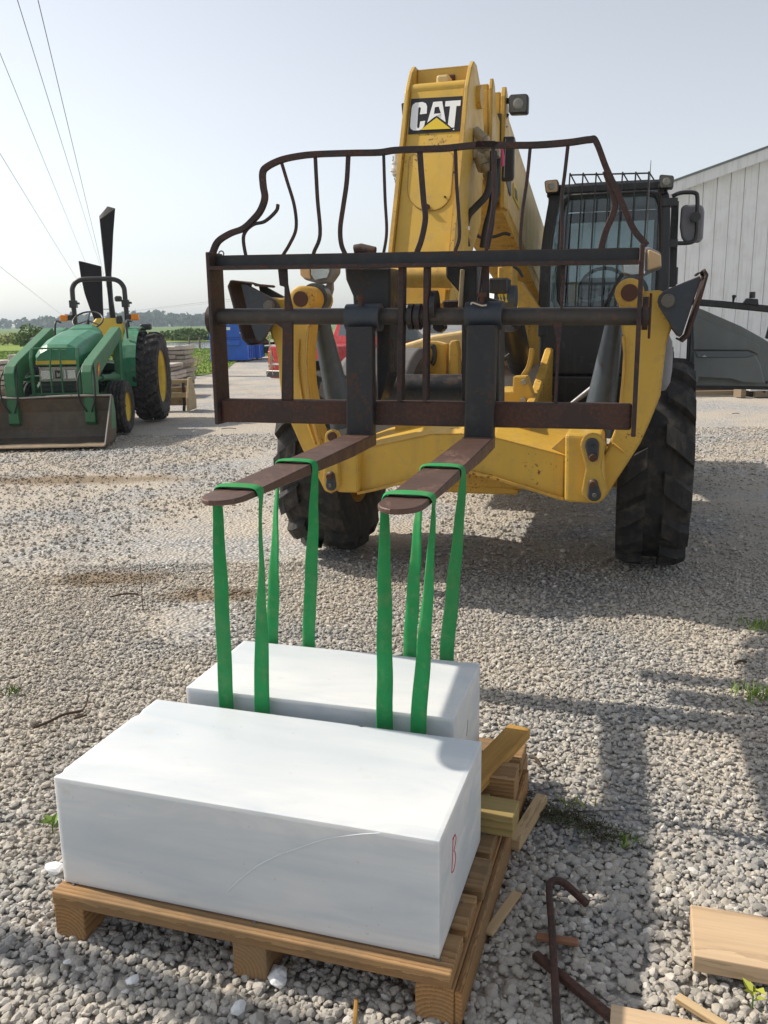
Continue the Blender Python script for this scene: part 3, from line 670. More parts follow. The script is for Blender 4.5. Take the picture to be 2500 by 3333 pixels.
def wheel(root, c, Rr, W, rim, lug, nl, kind, side, rimmat, tmat, name='wheel', flip=1, dish=.35):
    t = tyre_mb(c, Rr, W, rim, lug, nl, kind, flip)
    w = rim_mb(c, rim, W, side, dish).build(name, rimmat, root)
    t.build('tyre', tmat, w, fixn=False)
    hub_bolts(c, rim, W, side, 8, dish).build('wheel_bolts', 'rust_bolt', w)
    return w
VA = 5.72
for (uu, vv, sd) in ((.145, VA, 1), (-1.955, VA - .08, -1), (.145, VA + 3.15, 1), (-2.07, VA + 3.15, -1)):
    wheel(th, (uu, vv, .652), .652, .425, .32, .055, 14, 'block', sd, 'yellow_worn', 'tyre_rubber', flip=-1)

# chassis
b = MB(); b.box(-1.36, -.56, 5.0, 10.2, .58, 1.02); b.box(-1.85, -.07, VA - .10, VA + .10, .55, .75); b.box(-1.85, -.07, VA + 3.05, VA + 3.25, .55, .75)
b.cyl((-1.25, VA, .62), (-.7, VA, .62), .20, n=20); b.prism([(-1.36, 5.0, 1.0), (-1.36, 6.4, 1.0), (-1.36, 6.4, 1.35), (-1.36, 5.6, 1.12)], (.06, 0, 0)); b.prism([(-.62, 5.0, 1.0), (-.62, 6.4, 1.0), (-.62, 6.4, 1.35), (-.62, 5.6, 1.12)], (.06, 0, 0))
b.box(-1.36, -.56, 9.0, 10.3, 1.0, 1.9)
b.build('chassis', 'yellow_worn', th, .012)
b = MB(); b.box(-1.30, -.62, 5.6, 9.0, .78, 1.10); b.cyl((-.97, 5.2, .55), (-.97, 8.8, .58), .05, n=10); b.box(-1.9, -.15, VA - .06, VA + .06, .50, .55)
b.build('driveline', 'black_paint', th, .01)
# hub carriers
for uu in (-1.86, -.07): MB().cyl((uu - .03, VA, .65), (uu + .03, VA, .65), .17, n=20).build('wheel_hub', 'yellow_worn', th)

# fenders
for uu, sg in ((-1.64, -1),):
    b = MB(); secs = []
    for k in range(13):
        a = R(-75 + 120 * k / 12); r0 = .72; y, z = VA - r0 * math.sin(R(0) - a) * -1 * -1, .652 + r0 * math.cos(a)
        y = VA + r0 * math.sin(a) + .06
        secs.append([(uu - .24, y, z - .05), (uu + .30, y, z - .05), (uu + .26, y, z), (uu - .18, y, z)])
    b.loft(secs); b.build('fender', 'fender_grey', th, .006)

# stabiliser cross beam
VBm = 4.72
topp = [(1164, 1470), (1214, 1453), (1400, 1413), (1500, 1411), (1607, 1422), (1839, 1482)]; botp = [(1836, 1624), (1601, 1552), (1520, 1534), (1400, 1548), (1218, 1593), (1164, 1604)]
b = MB(); b.prism([tm(p, VBm) for p in topp + botp], (0, .70, 0)); beam = b.build('stabilizer_beam', 'yellow_paint', th, .008, 2)
tq = [tm(p, VBm) for p in topp]; b = MB(); secs = [[p + np.array([0, .004, -.012]), p + np.array([0, .004, .0]), p + np.array([0, .55, .085]), p + np.array([0, .55, .070])] for p in tq]; b.loft(secs); b.build('top_plate', 'yellow_paint', beam, .003)
b = MB()      # weld lip along the lower edge and the upper edge
for a_, c_ in zip(botp[:-1], botp[1:]): b.bar([tm(a_, VBm - .012), tm(c_, VBm - .012)], .035, .018)
for a_, c_ in zip(topp[1:-1], topp[2:]): b.bar([tm(a_, VBm + .002), tm(c_, VBm + .002)], .010, .006)
b.build('edge_lip', 'yellow_worn', beam, .003)
for pts, dx in (([(1093, 1478), (1166, 1462), (1166, 1606), (1093, 1604)], 0), ([cE(893, 1048), cE(1100, 1056), cE(1112, 1400), cE(1075, 1428), cE(890, 1420)], 0)):
    b = MB(); b.prism([tm(p, VBm - .07) for p in pts], (0, .52, 0)); b.build('beam_end', 'yellow_paint', beam, .022, 3)
# gusset triangle
b = MB(); b.prism([tm(p, VBm - .006) for p in (cE(895, 1062), cE(895, 1160), cE(822, 1128))], (0, -.003, 0)); b.build('gusset', 'yellow_paint', beam, .004)
# dog-bone link plates with pads and bolts
def dogbone(pa, pb, ra, rb, rm, v, mat='yellow_paint'):
    A, B = tm(pa, v), tm(pb, v); d = B - A; L_ = np.linalg.norm(d); d /= L_; n_ = np.cross(d, (0, 1, 0)); n_ /= np.linalg.norm(n_); out = []
    for k in range(9): a = math.pi * k / 8; out.append(A + ra * (n_ * math.cos(a) - d * math.sin(a)))
    out = out + [A + d * L_ * .5 - n_ * rm]
    for k in range(9): a = math.pi + math.pi * k / 8; out.append(B + rb * (n_ * math.cos(a) - d * math.sin(a)))
    out = out + [A + d * L_ * .5 + n_ * rm]
    return MB().prism(out, (0, .04, 0))
lk = dogbone(cE(1044, 1112), cE(1052, 1358), .064, .066, .040, VBm - .112).build('link_plate', 'yellow_paint', beam, .008, 2)
def pad(pa, pb, r0, r1, v, par, mat):
    dogbone(pa, pb, r0, r1, (r0 + r1) / 2, v).build('pivot_pad', mat, par, .006)
pad(cE(1040, 1110), cE(1046, 1172), .037, .027, VBm - .125, lk, 'dark_blue_steel'); pad(cE(1046, 1318), cE(1052, 1378), .024, .036, VBm - .125, lk, 'dark_blue_steel')
def bolt(p, v, r, par, mat='rust_bolt', l=.03, n=10, name='bolt'):
    c_ = tm(p, v); return MB().cyl(c_, c_ - np.array([0, l, 0]), r, r * .85, n).build(name, mat, par)
bolt(cE(1046, 1178), VBm - .125, .021, lk); bolt(cE(1046, 1320), VBm - .125, .020, lk); bolt(cE(1042, 1110), VBm - .123, .008, lk, 'black_paint', .012); bolt(cE(1054, 1380), VBm - .123, .013, lk, 'foot_pin', .012)
lk2 = dogbone(cM(640, 400), cM(628, 870), .046, .052, .042, VBm - .10).build('link_plate', 'yellow_paint', beam, .008, 2)
pad(cM(622, 795), cM(625, 895), .025, .032, VBm - .112, lk2, 'dark_blue_steel'); bolt(cM(622, 795), VBm - .112, .018, lk2); bolt(cM(622, 895), VBm - .11, .012, lk2, 'foot_pin', .012)
bolt(cM(645, 385), VBm - .10, .028, lk2, 'rust_bolt', .02, 16)
# gear case seen below the beam
b = MB(); b.prism([tm(p, VBm + .3) for p in (cE(150, 1290), cE(260, 1275), cE(640, 1345), cE(640, 1380), cE(330, 1370), cE(140, 1350))], (0, .3, 0)); b.build('skid_plate', 'yellow_worn', th, .01)

# stabiliser arms
VS_ = 4.76
armR = [cE(1185, 360), cE(1192, 420), cE(1208, 520), cE(1214, 620), cE(1206, 750), cE(1190, 890), cE(1165, 1030), cE(1120, 1140), cE(1095, 1210), cE(1085, 1330), cE(1115, 1392), cE(1165, 1310), cE(1230, 1212), cE(1300, 1102), cE(1355, 980), cE(1410, 842), cE(1425, 700), cE(1442, 560), cE(1470, 480), cE(1466, 380), cE(1440, 285), cE(1400, 272), cE(1300, 280), cE(1290, 240), cE(1243, 222), cE(1198, 245), cE(1178, 300)]
armL = [cJ(800, 500), cJ(830, 450), cJ(945, 400), cJ(1050, 440), cJ(1100, 540), cJ(1075, 680), cJ(1045, 900), cJ(1020, 1180), cJ(1012, 1400), cJ(1030, 1700), cM(490, 265), cM(552, 440), cM(600, 640), cM(650, 900), cM(640, 985), cM(560, 952), cM(470, 770), cM(330, 525), cM(215, 265), cJ(640, 1850), cJ(610, 1620), cJ(600, 1420), cJ(562, 1190), cJ(490, 990), cJ(530, 880), cJ(470, 650), cJ(500, 525), cJ(600, 545), cJ(700, 530)]
arms = []
for nm, poly in (('R', armR), ('L', armL)):
    b = MB(); b.prism([tm(p, VS_) for p in poly], (0, .13, 0)); arms.append(b.build('stabilizer_arm', 'yellow_paint', th, .010, 2))
# flange strips that run up the inner edges
b = MB(); b.tube([tm(p, VS_ - .01) for p in (cJ(880, 1100), cJ(870, 1400), cJ(890, 1650), cJ(935, 1930), cM(395, 265), cM(470, 470))], .007, n=6); b.build('weld_seam', 'yellow_worn', arms[1])
b = MB(); b._bar([tm(p, VS_ - .035) for p in (cJ(1030, 900), cJ(1005, 1180), cJ(995, 1400), cJ(1012, 1700), cJ(1045, 1930), cM(505, 400), cM(545, 520))], .05, .018, (1, 0, 0)); b.build('flange', 'yellow_paint', arms[1], .004)
b = MB(); b._bar([tm(p, VS_ - .012) for p in (cE(1208, 520), cE(1216, 620), cE(1208, 750), cE(1194, 890))], .03, .014, (1, 0, 0)); b.build('flange', 'yellow_worn', arms[0], .004)
b = MB(); b.tube([tm(p, VS_ - .006) for p in (cE(1215, 1150), cE(1155, 1100), cE(1108, 1175), cE(1100, 1240))], .006, n=6); b.build('weld_seam', 'yellow_worn', arms[0])
for pin, par in ((cE(1243, 288), arms[0]), (cJ(945, 555), arms[1])):
    c_ = tm(pin, VS_); b = MB(); b.lathe([(.040, -.04), (.066, -.04), (.073, -.032), (.073, .02)], c_, (0, 1, 0), 28); b.cyl(c_ + np.array([0, .0, 0]), c_ + np.array([0, .30, 0]), .074, n=28); b.build('pin_boss', 'yellow_worn', par)
    MB().cyl(c_ + np.array([0, .02, 0]), c_ + np.array([0, -.050, 0]), .043, n=24).build('pivot_pin', 'rust_bolt', par, .006)
    MB().cyl(c_ + np.array([.012, .14, .012]), c_ + np.array([.012, .22, .012]), .082, n=28).build('cylinder_eye', 'grey_cylinder', par)
# stabiliser feet (triangular pads)
ft = [cL(165, 540), cL(185, 470), cL(250, 400), cL(740, 195), cL(755, 240), cL(500, 995), cL(460, 1030), cL(362, 900), cL(230, 690), cL(180, 610)]
sole = [cL(690, 182), cL(770, 135), cL(806, 200), cL(720, 500), cL(560, 1000), cL(475, 1075), cL(430, 1045)]
for dd in (0, .24): MB().prism([tm(p, VS_ - .10) + np.array([0, dd, 0]) for p in ft], (0, .02, 0)).build('foot_bracket', 'dark_blue_steel', arms[0], .004)
MB()._bar([tm(p, VS_ + .02) for p in sole], .30, .016, (1, 0, 0)).build('foot_sole', 'rust_bar', arms[0], .004)
bolt(cL(310, 535), VS_ - .10, .035, arms[0], 'foot_pin', .03, 24, 'foot_pin')
ftl = [cJ(100, 345), cJ(170, 350), cJ(560, 560), cJ(615, 640), cJ(625, 690), cJ(560, 860), cJ(400, 1110), cJ(350, 1135), cJ(300, 1100), cJ(225, 880), cJ(165, 640)]
solel = [cJ(430, 375), cJ(110, 325), cJ(85, 390), cJ(165, 690), cJ(275, 1085), cJ(345, 1152), cJ(530, 1150)]
for dd in (0, .24): MB().prism([tm(p, VS_ - .10) + np.array([0, dd, 0]) for p in ftl], (0, .02, 0)).build('foot_bracket', 'dark_blue_steel', arms[1], .004)
MB()._bar([tm(p, VS_ + .02) for p in solel], .30, .016, (1, 0, 0)).build('foot_sole', 'rust_bar', arms[1], .004)
bolt(cJ(490, 645), VS_ - .10, .032, arms[1], 'foot_pin', .03, 24, 'foot_pin')
# frayed twine
b = MB(); b.tube(catmull([tm(p, VS_ - .12) for p in (cJ(480, 1000), cJ(490, 1180), cJ(510, 1300), cJ(515, 1400))], 5), .004, n=5)
for k in range(26):
    t_ = RNG.uniform(0, 1); p0 = tm(cJ(490 + 25 * t_, 1180 + 260 * t_), VS_ - .12); b.tube([p0, p0 + np.array([RNG.normal(0, .012), RNG.normal(0, .01), -RNG.uniform(.02, .07)])], .0015, n=4, cap=False)
b.build('frayed_twine', 'cord_beige', arms[1])
# stabiliser cylinders (tapered shrouds)
def cone(p0, w0, p1, w1, v0, v1, name, mat, par):
    A, B = tm(p0, v0), tm(p1, v1); k0 = np.linalg.norm(A - T.l(C0)) / FPX; k1 = np.linalg.norm(B - T.l(C0)) / FPX
    return MB().cyl(A, B, w0 / 2 * k0, w1 / 2 * k1, 28).build(name, mat, par)
cone(cJ(1130, 620), 50, cM(770, 300), 92, 5.05, 5.0, 'stabilizer_cylinder', 'grey_cylinder', arms[1])
cone(cE(1170, 400), 50, cE(1060, 1060), 108, 5.05, 5.0, 'stabilizer_cylinder', 'grey_cylinder', arms[0])
cone(cE(870, 930), 9, cE(1045, 800), 20, 5.35, 5.35, 'cylinder_rod', 'chrome_rod', arms[0])
cone(cJ(1440, 1540), 10, cJ(1560, 1660), 10, 5.3, 5.3, 'cylinder_hose', 'hose_rubber', arms[1])

# ---------------- boom
ub0, ub1 = -1.125, -.850; VT, VBt = 4.50, 4.15
faceTL, faceBL = tm(cH(240, 300), VT), tm(cH(105, 1870), VBt)
def fz(z): return VBt + (VT - VBt) * (z - faceBL[2]) / (faceTL[2] - faceBL[2])
boom = MB().hexa([(ub0, fz(1.62), 1.62), (ub1, fz(1.62), 1.62), (ub1, fz(1.62) + .34, 1.72), (ub0, fz(1.62) + .34, 1.72), (ub0, VT, faceTL[2]), (ub1, VT, faceTL[2]), (ub1, VT + .40, faceTL[2] + .02), (ub0, VT + .40, faceTL[2] + .02)]).build('boom', 'yellow_paint', th, .006, 2)
# head side plates with rounded tops
for (u_, w_, mt) in ((ub1, .022, 'yellow_paint'), (ub0 - .022, .022, 'yellow_paint')):
    uu = u_ + (w_ if u_ == ub1 else 0)
    zt = faceTL[2]
    pr_ = [(fz(1.60) - .022, 1.60), (VT - .025, zt), (VT - .01, zt + .02), (VT + .06, zt + .105), (VT + .12, zt + .145), (VT + .19, zt + .145), (VT + .29, zt + .085), (VT + .40, zt - .05), (VT + .45, zt - .18), (VT + .40, zt - .36), (VT + .36, zt - .6), (fz(1.62) + .40, 1.78), (fz(1.60) + .30, 1.62)]
    b = MB().prism([(u_, y, z) for y, z in pr_], (w_, 0, 0)); b.build('side_plate', 'yellow_paint', boom, .005, 2)
zt = faceTL[2]
b = MB(); b.hexa([(ub0, VT + .13, zt - .02), (ub1, VT + .13, zt - .02), (ub1, VT + .15, zt - .02), (ub0, VT + .15, zt - .02), (ub0, VT + .14, zt + .135), (ub1, VT + .14, zt + .135), (ub1, VT + .16, zt + .135), (ub0, VT + .16, zt + .135)]); b.build('top_plate', 'yellow_paint', boom, .004)
b = MB(); b.cyl((ub0, VT + .035, zt + .005), (ub1, VT + .035, zt + .005), .036, n=20); b.build('roll_edge', 'yellow_paint', boom)
uc = (ub0 + ub1) / 2 + .02
b = MB(); b.box(uc - .035, uc + .03, VT + .03, VT + .13, zt + .02, zt + .075); b.build('lug_block', 'yellow_pale', boom, .012, 2)
b = MB(); b.box(uc - .045, uc + .043, VT + .121, VT + .131, zt + .03, zt + .095); b.build('slot', 'rust_bolt', boom, .006)
# rusty plate edges
b = MB()
for uu in (ub0 - .011, ub1 + .011): b._bar([(uu, fz(1.63) - .0235, 1.63), (uu, VT - .0265, zt - .01)], .018, .004, (0, 1, 0))
b.build('worn_edge', 'yellow_worn', boom)
# face plane helper for decals
def fpt(p, lift=.004):
    n_ = np.cross((1, 0, 0), np.array([0, VT - VBt, faceTL[2] - faceBL[2]])); n_ /= np.linalg.norm(n_); d = T.l(C0 + ray(*p)) - T.l(C0)
    P0 = faceBL + n_ * lift * (1 if n_[1] < 0 else -1); o_ = T.l(C0); return o_ + d * (((P0 - o_) @ n_) / (d @ n_))
MB().prism([fpt(cH(*q), .001) for q in ((268, 368), (772, 340), (748, 684), (238, 716))], (0, -.003, 0)).build('maker_plate', 'black_decal', boom)
def decal(mat, polys, lift, name='lettering'):
    b = MB()
    for q in polys: b.prism([fpt(cH(*p), lift) for p in q], (0, -.0012, 0))
    return b.build(name, mat, boom, fixn=True)
Cq = [(420, 512), (352, 520), (362, 470), (362, 455), (350, 448), (338, 458), (325, 640), (330, 655), (345, 652), (350, 636), (356, 590), (405, 582), (395, 632), (372, 664), (345, 676), (290, 678), (265, 664), (256, 640), (262, 560), (272, 460), (282, 428), (310, 405), (380, 398), (412, 412), (424, 440)]
Aq = [(425, 602), (484, 398), (572, 390), (606, 590), (520, 528), (512, 470), (496, 540)]
A1 = [(425, 602), (484, 398), (572, 390), (538, 444), (500, 450), (486, 552)]; A2 = [(572, 390), (606, 596), (520, 534), (560, 510), (538, 444)]
A3 = [(486, 552), (492, 515), (520, 512), (558, 508), (562, 518), (560, 560), (516, 534)]
Tq = [(605, 390), (755, 380), (750, 436), (712, 438), (690, 648), (664, 650), (628, 618), (650, 440), (600, 442)]
decal('white_decal', [Cq, A1, A2, A3, Tq], .0045)
decal('yellow_decal', [[(516, 552), (655, 660), (358, 672)]], .0065, 'triangle_mark')
decal('white_decal', [[(684 + 7 * math.cos(a), 667 + 7 * math.sin(a)) for a in np.linspace(0, 2 * math.pi, 9)[:-1]]], .0065, 'dot_mark')
# oval cover plate outline and its bolt
ov = []
for k in range(15): a = math.pi * k / 14; ov.append((448 + 212 * math.cos(a) + (8 if k < 7 else -8), 1260 + 212 * math.sin(a)))
ov = [(690, 960)] + ov + [(245, 960)]
ov2 = [(690, 960), (680, 905), (640, 880), (310, 900), (262, 930), (245, 960)]
MB().prism([fpt(cH(*p), .0) for p in ov + ov2[::-1][1:-1]], (0, -.006, 0)).build('access_cover', 'yellow_paint', boom, .003)
c_ = fpt(cH(428, 1428), .006); MB().cyl(c_, c_ + np.array([0, -.02, 0]), .013, n=8).build('cover_bolt', 'rust_bolt', boom)
for q in ((690, 1090), (600, 1330)):
    c_ = fpt(cH(*q), .005); MB().cyl(c_, c_ + np.array([0, -.008, 0]), .005, n=6).build('rivet', 'rust_bolt', boom)
b = MB()
for yy, zz, rr in ((VT + .22, zt + .0, .055),): b.cyl((ub1 + .02, yy, zz), (ub1 + .045, yy, zz), rr, n=20)
b.build('head_pin', 'yellow_worn', boom, .006)
b = MB(); b.cyl((ub1 + .018, VT + .30, zt - .24), (ub1 + .024, VT + .30, zt - .24), .055, n=16); b.build('side_hole', 'rust_bolt', boom)
# inner boom, middle and outer sections, sloping down to the rear
def boomsec(v0, z0, v1, z1, uw0, uw1, hh, mat, name, par, bev=.01):
    return MB().hexa([(uw0, v0, z0 - hh), (uw1, v0, z0 - hh), (uw1, v1, z1 - hh), (uw0, v1, z1 - hh), (uw0, v0, z0), (uw1, v0, z0), (uw1, v1, z1), (uw0, v1, z1)]).build(name, mat, par, bev, 2)
sl = -.185
boomsec(VT + .30, zt + .03, 5.8, zt + .03 + sl * (1.0), ub0 + .02, ub1 - .02, .30, 'yellow_paint', 'inner_boom', boom)
boomsec(5.18, 2.80, 5.9, 2.80 + sl * .72, ub0 - .005, ub1 + .005, .42, 'yellow_paint', 'middle_boom', boom)
for (vv, z1_, z0_, w_) in ((5.17, 2.86, 2.30, .022), (5.62, 2.92, 2.22, .03)):
    b = MB()
    for uu in (ub1 + .004, ub0 - .004 - w_): b.prism([(uu, vv, z0_), (uu, vv, z1_ - .06), (uu, vv + .03, z1_), (uu, vv + .09, z1_ - .03), (uu, vv + .16, z1_ - .16), (uu, vv + .16, z0_)], (w_, 0, 0))
    b.box(ub0, ub1, vv + .02, vv + .05, z1_ - .16, z1_ - .03)
    b.build('boom_collar', 'yellow_paint', boom, .005)
boomsec(5.66, 2.80, 10.3, 2.80 + sl * 4.64, ub0 - .03, ub1 + .03, .53, 'yellow_pale', 'outer_boom', boom)
MB().box(ub0 - .01, ub1 + .01, 5.60, 5.66, 2.30, 2.76).build('boom_mouth', 'black_paint', boom)
b = MB(); b.hexa([(ub0 - .02, 5.7, 2.20), (ub1 + .02, 5.7, 2.20), (ub1 + .02, 10.0, 2.25 + sl * 4.3 - .1), (ub0 - .02, 10.0, 2.25 + sl * 4.3 - .1), (ub0 - .02, 5.7, 2.262), (ub1 + .02, 5.7, 2.262), (ub1 + .02, 10.0, 2.262 + sl * 4.3), (ub0 - .02, 10.0, 2.262 + sl * 4.3)]); b.build('boom_underside', 'yellow_worn', boom)
# boom side label plate
ql = [T.atu(cH(*p), ub1 + .034) for p in ((1270, 1185), (1318, 1260), (1330, 1460), (1270, 1330))]
MB().prism(ql, (.003, 0, 0)).build('warning_label', 'yellow_decal', boom)
ql = [T.atu(cH(*p), ub1 + .038) for p in ((1282, 1240), (1305, 1270), (1312, 1370), (1290, 1340))]
MB().prism(ql, (.002, 0, 0)).build('label_mark', 'black_decal', boom)
ql = [T.atu(cH(*p), ub1 + .034) for p in ((1195, 1180), (1245, 1180), (1245, 1320), (1235, 1320))]
MB().prism(ql, (.003, 0, 0)).build('stripe_decal', 'dark_blue_steel', boom)
# gooseneck struts behind the face, down to the carriage
b = MB(); b.prism([(ub1 - .04, 4.45, 2.05), (ub1 - .04, 5.1, 2.42), (ub1 - .04, 5.2, 2.30), (ub1 - .04, 4.55, 1.60), (ub1 - .04, 4.40, 1.55)], (-.19, 0, 0)); b.build('gooseneck', 'yellow_worn', boom, .01)
# work light on the boom, left small lamp, dark mirror plate
def lamp(par, poly, v, depth, lens, name='work_light', lensmat='lens_dark', fr=.86, bodymat='black_paint'):
    b = MB(); P_ = [tm(p, v) for p in poly]; c_ = sum(P_) / len(P_)
    b.prism(P_, (0, depth, 0)); o_ = b.build(name, bodymat, par, .008, 2)
    MB().prism([c_ + (p - c_) * fr + np.array([0, -.002, 0]) for p in P_], (0, -.006, 0)).build('reflector', lensmat, o_)
    MB().prism([c_ + (p - c_) * (fr - .02) + np.array([0, -.012, 0]) for p in P_], (0, -.004, 0)).build('lens', 'lens_glass', o_)
    r_ = min(np.linalg.norm(P_[0] - c_), np.linalg.norm(P_[1] - c_)) * .42
    MB().lathe([(r_, -.009), (r_ * .9, -.0115), (r_ * .3, -.0095), (.001, -.0095)], c_, (0, 1, 0), 16).build('bulb_reflector', 'dull_metal', o_)
    return o_
lamp(boom, [cH(1222, 345), cH(1245, 322), cH(1395, 314), cH(1417, 332), cH(1412, 495), cH(1395, 510), cH(1240, 515), cH(1222, 495)], 5.62, .06, None)
b = MB(); b._bar([tm(cH(1150, 388), 5.68), tm(cH(1225, 388), 5.66)], .02, .03, (0, 0, 1)); b.tube(catmull([tm(cH(*p), 5.68) for p in ((1222, 515), (1195, 560), (1180, 620), (1190, 650), (1205, 630))], 5), .008, n=6); b.build('lamp_bracket', 'black_paint', boom)
MB().prism([tm(p, 5.2) for p in (cH(1170, 735), cH(1275, 732), cH(1282, 745), cH(1272, 1140), cH(1250, 1170), cH(1150, 1175))], (0, .04, 0)).build('mirror_plate', 'black_paint', boom, .008, 2)
MB().prism([tm(p, 5.19) for p in (cH(1193, 760), cH(1199, 760), cH(1184, 1140), cH(1176, 1140))], (0, -.006, 0)).build('plate_edge', 'dull_metal', boom)
MB().prism([tm(p, 4.7) for p in (cH(168, 410), cH(205, 400), cH(195, 580), cH(182, 575))], (0, .05, 0)).build('side_lamp', 'black_paint', boom, .006)
# hydraulic manifold, fittings and hoses on the boom head
b = MB()
for (q, w_, h_) in (((965, 870), .045, .05), ((1010, 905), .05, .05), ((945, 760), .03, .03), ((985, 775), .025, .025), ((1095, 895), .022, .03)):
    c_ = tm(cH(*q), 4.62); b.box(c_[0] - w_, c_[0] + w_, c_[1] - .03, c_[1] + .03, c_[2] - h_ * .8, c_[2] + h_ * .8)
b.build('valve_block', 'brass_fitting', boom, .006, 2)
b = MB()
for (p, q, r_) in (((890, 690), (985, 775), .030), ((930, 920), (1050, 1090), .034), ((960, 960), (990, 1040), .040), ((1045, 1080), (1020, 1130), .028), ((965, 810), (965, 870), .022), ((1005, 905), (1060, 960), .03)): b.cyl(tm(cH(*p), 4.62), tm(cH(*q), 4.60), r_, n=12)
b.build('hose_fitting', 'brass_fitting', boom)
hoses = [([(1050, 1080), (1040, 1190), (1000, 1320), (900, 1430), (830, 1510), (802, 1620), (800, 1720), (815, 1820)], .022, 4.5), ([(1075, 880), (1075, 1050), (1075, 1250), (1050, 1450), (1000, 1640), (970, 1830)], .022, 4.55), ([(1120, 960), (1100, 1150), (1085, 1330), (1065, 1500), (1050, 1640), (1010, 1840)], .018, 4.6), ([(1130, 870), (1125, 1040), (1120, 1240), (1095, 1380)], .014, 4.7), ([(890, 1690), (960, 1730), (1080, 1720), (1180, 1690), (1240, 1700)], .012, 5.4)]
for pts, r_, v_ in hoses: MB().tube(catmull([tm(cH(*p), v_) for p in pts], 5), r_ * .8, n=10).build('hydraulic_hose', 'hose_rubber', boom)
MB().tube([tm(cH(801, 1625), 4.495), tm(cH(803, 1660), 4.495)], .021, n=10).build('hose_band', 'white_decal', boom)
MB().tube([tm(cH(*p), 4.58) for p in ((1158, 850), (1168, 940), (1165, 1030))], .008, n=6).build('flag_tape', 'pink_tape', boom)
# coupling with chain on the left side
b = MB()
for y0, y1, r_ in ((905, 990, .020), (985, 1010, .028), (1010, 1060, .024), (1058, 1085, .032), (1085, 1115, .024)): b.cyl(tm(cH(133 - (y0 - 905) * .06, y0), 4.5), tm(cH(133 - (y1 - 905) * .06, y1), 4.5), r_, n=14)
b.build('coupling', 'sheet_white', boom, .003)
b = MB()
for k in range(9): c_ = tm(cH(96 + 4 * math.sin(k), 935 + k * 9), 4.49); b.tube([c_ + .006 * np.array([math.cos(a), .3 * math.sin(a), math.sin(a)]) for a in np.linspace(0, 2 * math.pi, 7)[:-1]], .0018, n=4, closed=True)
for k in range(8): c_ = tm(cH(104 + 18 * math.sin(k * .4), 1120 + 70 * math.sin(k * .45)), 4.49); b.tube([c_ + .006 * np.array([math.cos(a), .3 * math.sin(a), math.sin(a)]) for a in np.linspace(0, 2 * math.pi, 7)[:-1]], .0018, n=4, closed=True)
b.build('chain', 'dull_metal', boom)

# ---------------- fork carriage
VC = 3.47; uL, uR = -1.765, .018
uA, uB = uL + .0185, uR - .0185
car = MB().box(uA, uB, VC + .03, VC + .11, 1.122, 1.222).build('fork_carriage', 'rust_steel', th, .010, 2)
MB().box(uL, uL + .018, VC, VC + .13, 1.115, 1.845).build('side_plate', 'rust_bar', car, .004, 2); MB().box(uR - .018, uR, VC, VC + .13, 1.10, 1.815).build('side_plate', 'rust_bar', car, .004, 2)
def tbox(y0, y1, z0, z1, dz=.028):   # rail sits slightly racked, left end higher
    return [(uA, y0, z0 + dz), (uB, y0, z0), (uB, y1, z0), (uA, y1, z0 + dz), (uA, y0, z1 + dz), (uB, y0, z1), (uB, y1, z1), (uA, y1, z1 + dz)]
b = MB(); b.hexa(tbox(VC + .055, VC + .075, 1.757, 1.806)); b.hexa(tbox(VC - .01, VC + .0549, 1.744, 1.7575)); b.build('top_rail', 'black_steel', car, .003)
MB().hexa(tbox(VC - .012, VC - .0101, 1.743, 1.758)).build('rail_lip', 'rust_bar', car)
MB().cyl((uL - .03, VC + .07, 1.580), (uR + .03, VC + .07, 1.554), .034, n=24).build('fork_shaft', 'shaft_steel', car)
for uu, s_ in ((uR + .002, 1), (uL - .002, -1)): MB().cyl((uu, VC + .07, 1.565), (uu + s_ * .022, VC + .07, 1.565), .062, n=20).build('shaft_washer', 'rust_bar', car, .003)
MB().box(uR + .026, uR + .036, VC + .06, VC + .075, 1.47, 1.64).build('retainer_pin', 'rust_bolt', car, .003)
def vbar(pts, w, d=.016, v=VC + .045, mat='rust_bar'):
    P_ = [tm(p, v) for p in pts]; b = MB(); b._bar(P_, d, w, (1, 0, 0)); return b.build('upright_bar', mat, car, .003)
b = MB(); P_ = [tm(p, VC + .045) for p in (cD(588, 195), cD(650, 195), cD(655, 300), cD(690, 480), cD(690, 1085), cD(612, 1085), cD(620, 600), cD(545, 545), cD(560, 530), cD(632, 560), cD(632, 318), cD(600, 310))]; b.prism(P_, (0, .014, 0)); b.build('upright_bar', 'rust_bar', car, .003)
for pp, w in (((cD(1432, 185), cD(1420, 1085)), .024), ((cD(1600, 180), cD(1590, 1085)), .022)): vbar((pp[0], pp[1]), w, .05)
b = MB(); P_ = [tm(p, VC + .045) for p in (cE(868, 135), cE(896, 135), cE(892, 240), cE(878, 400), cE(880, 460), cE(866, 560), cE(850, 890), cE(832, 890), cE(842, 700), cE(846, 560), cE(828, 460), cE(842, 420), cE(866, 440), cE(872, 240))]; b.prism(P_, (0, .014, 0)); b.build('upright_bar', 'rust_bar', car, .003)
for pp, w in (((cE(450, 140), cE(425, 350)), .010), ((cE(465, 140), cE(468, 355)), .028)): vbar((pp[0], pp[1]), w, .016, VC + .08)
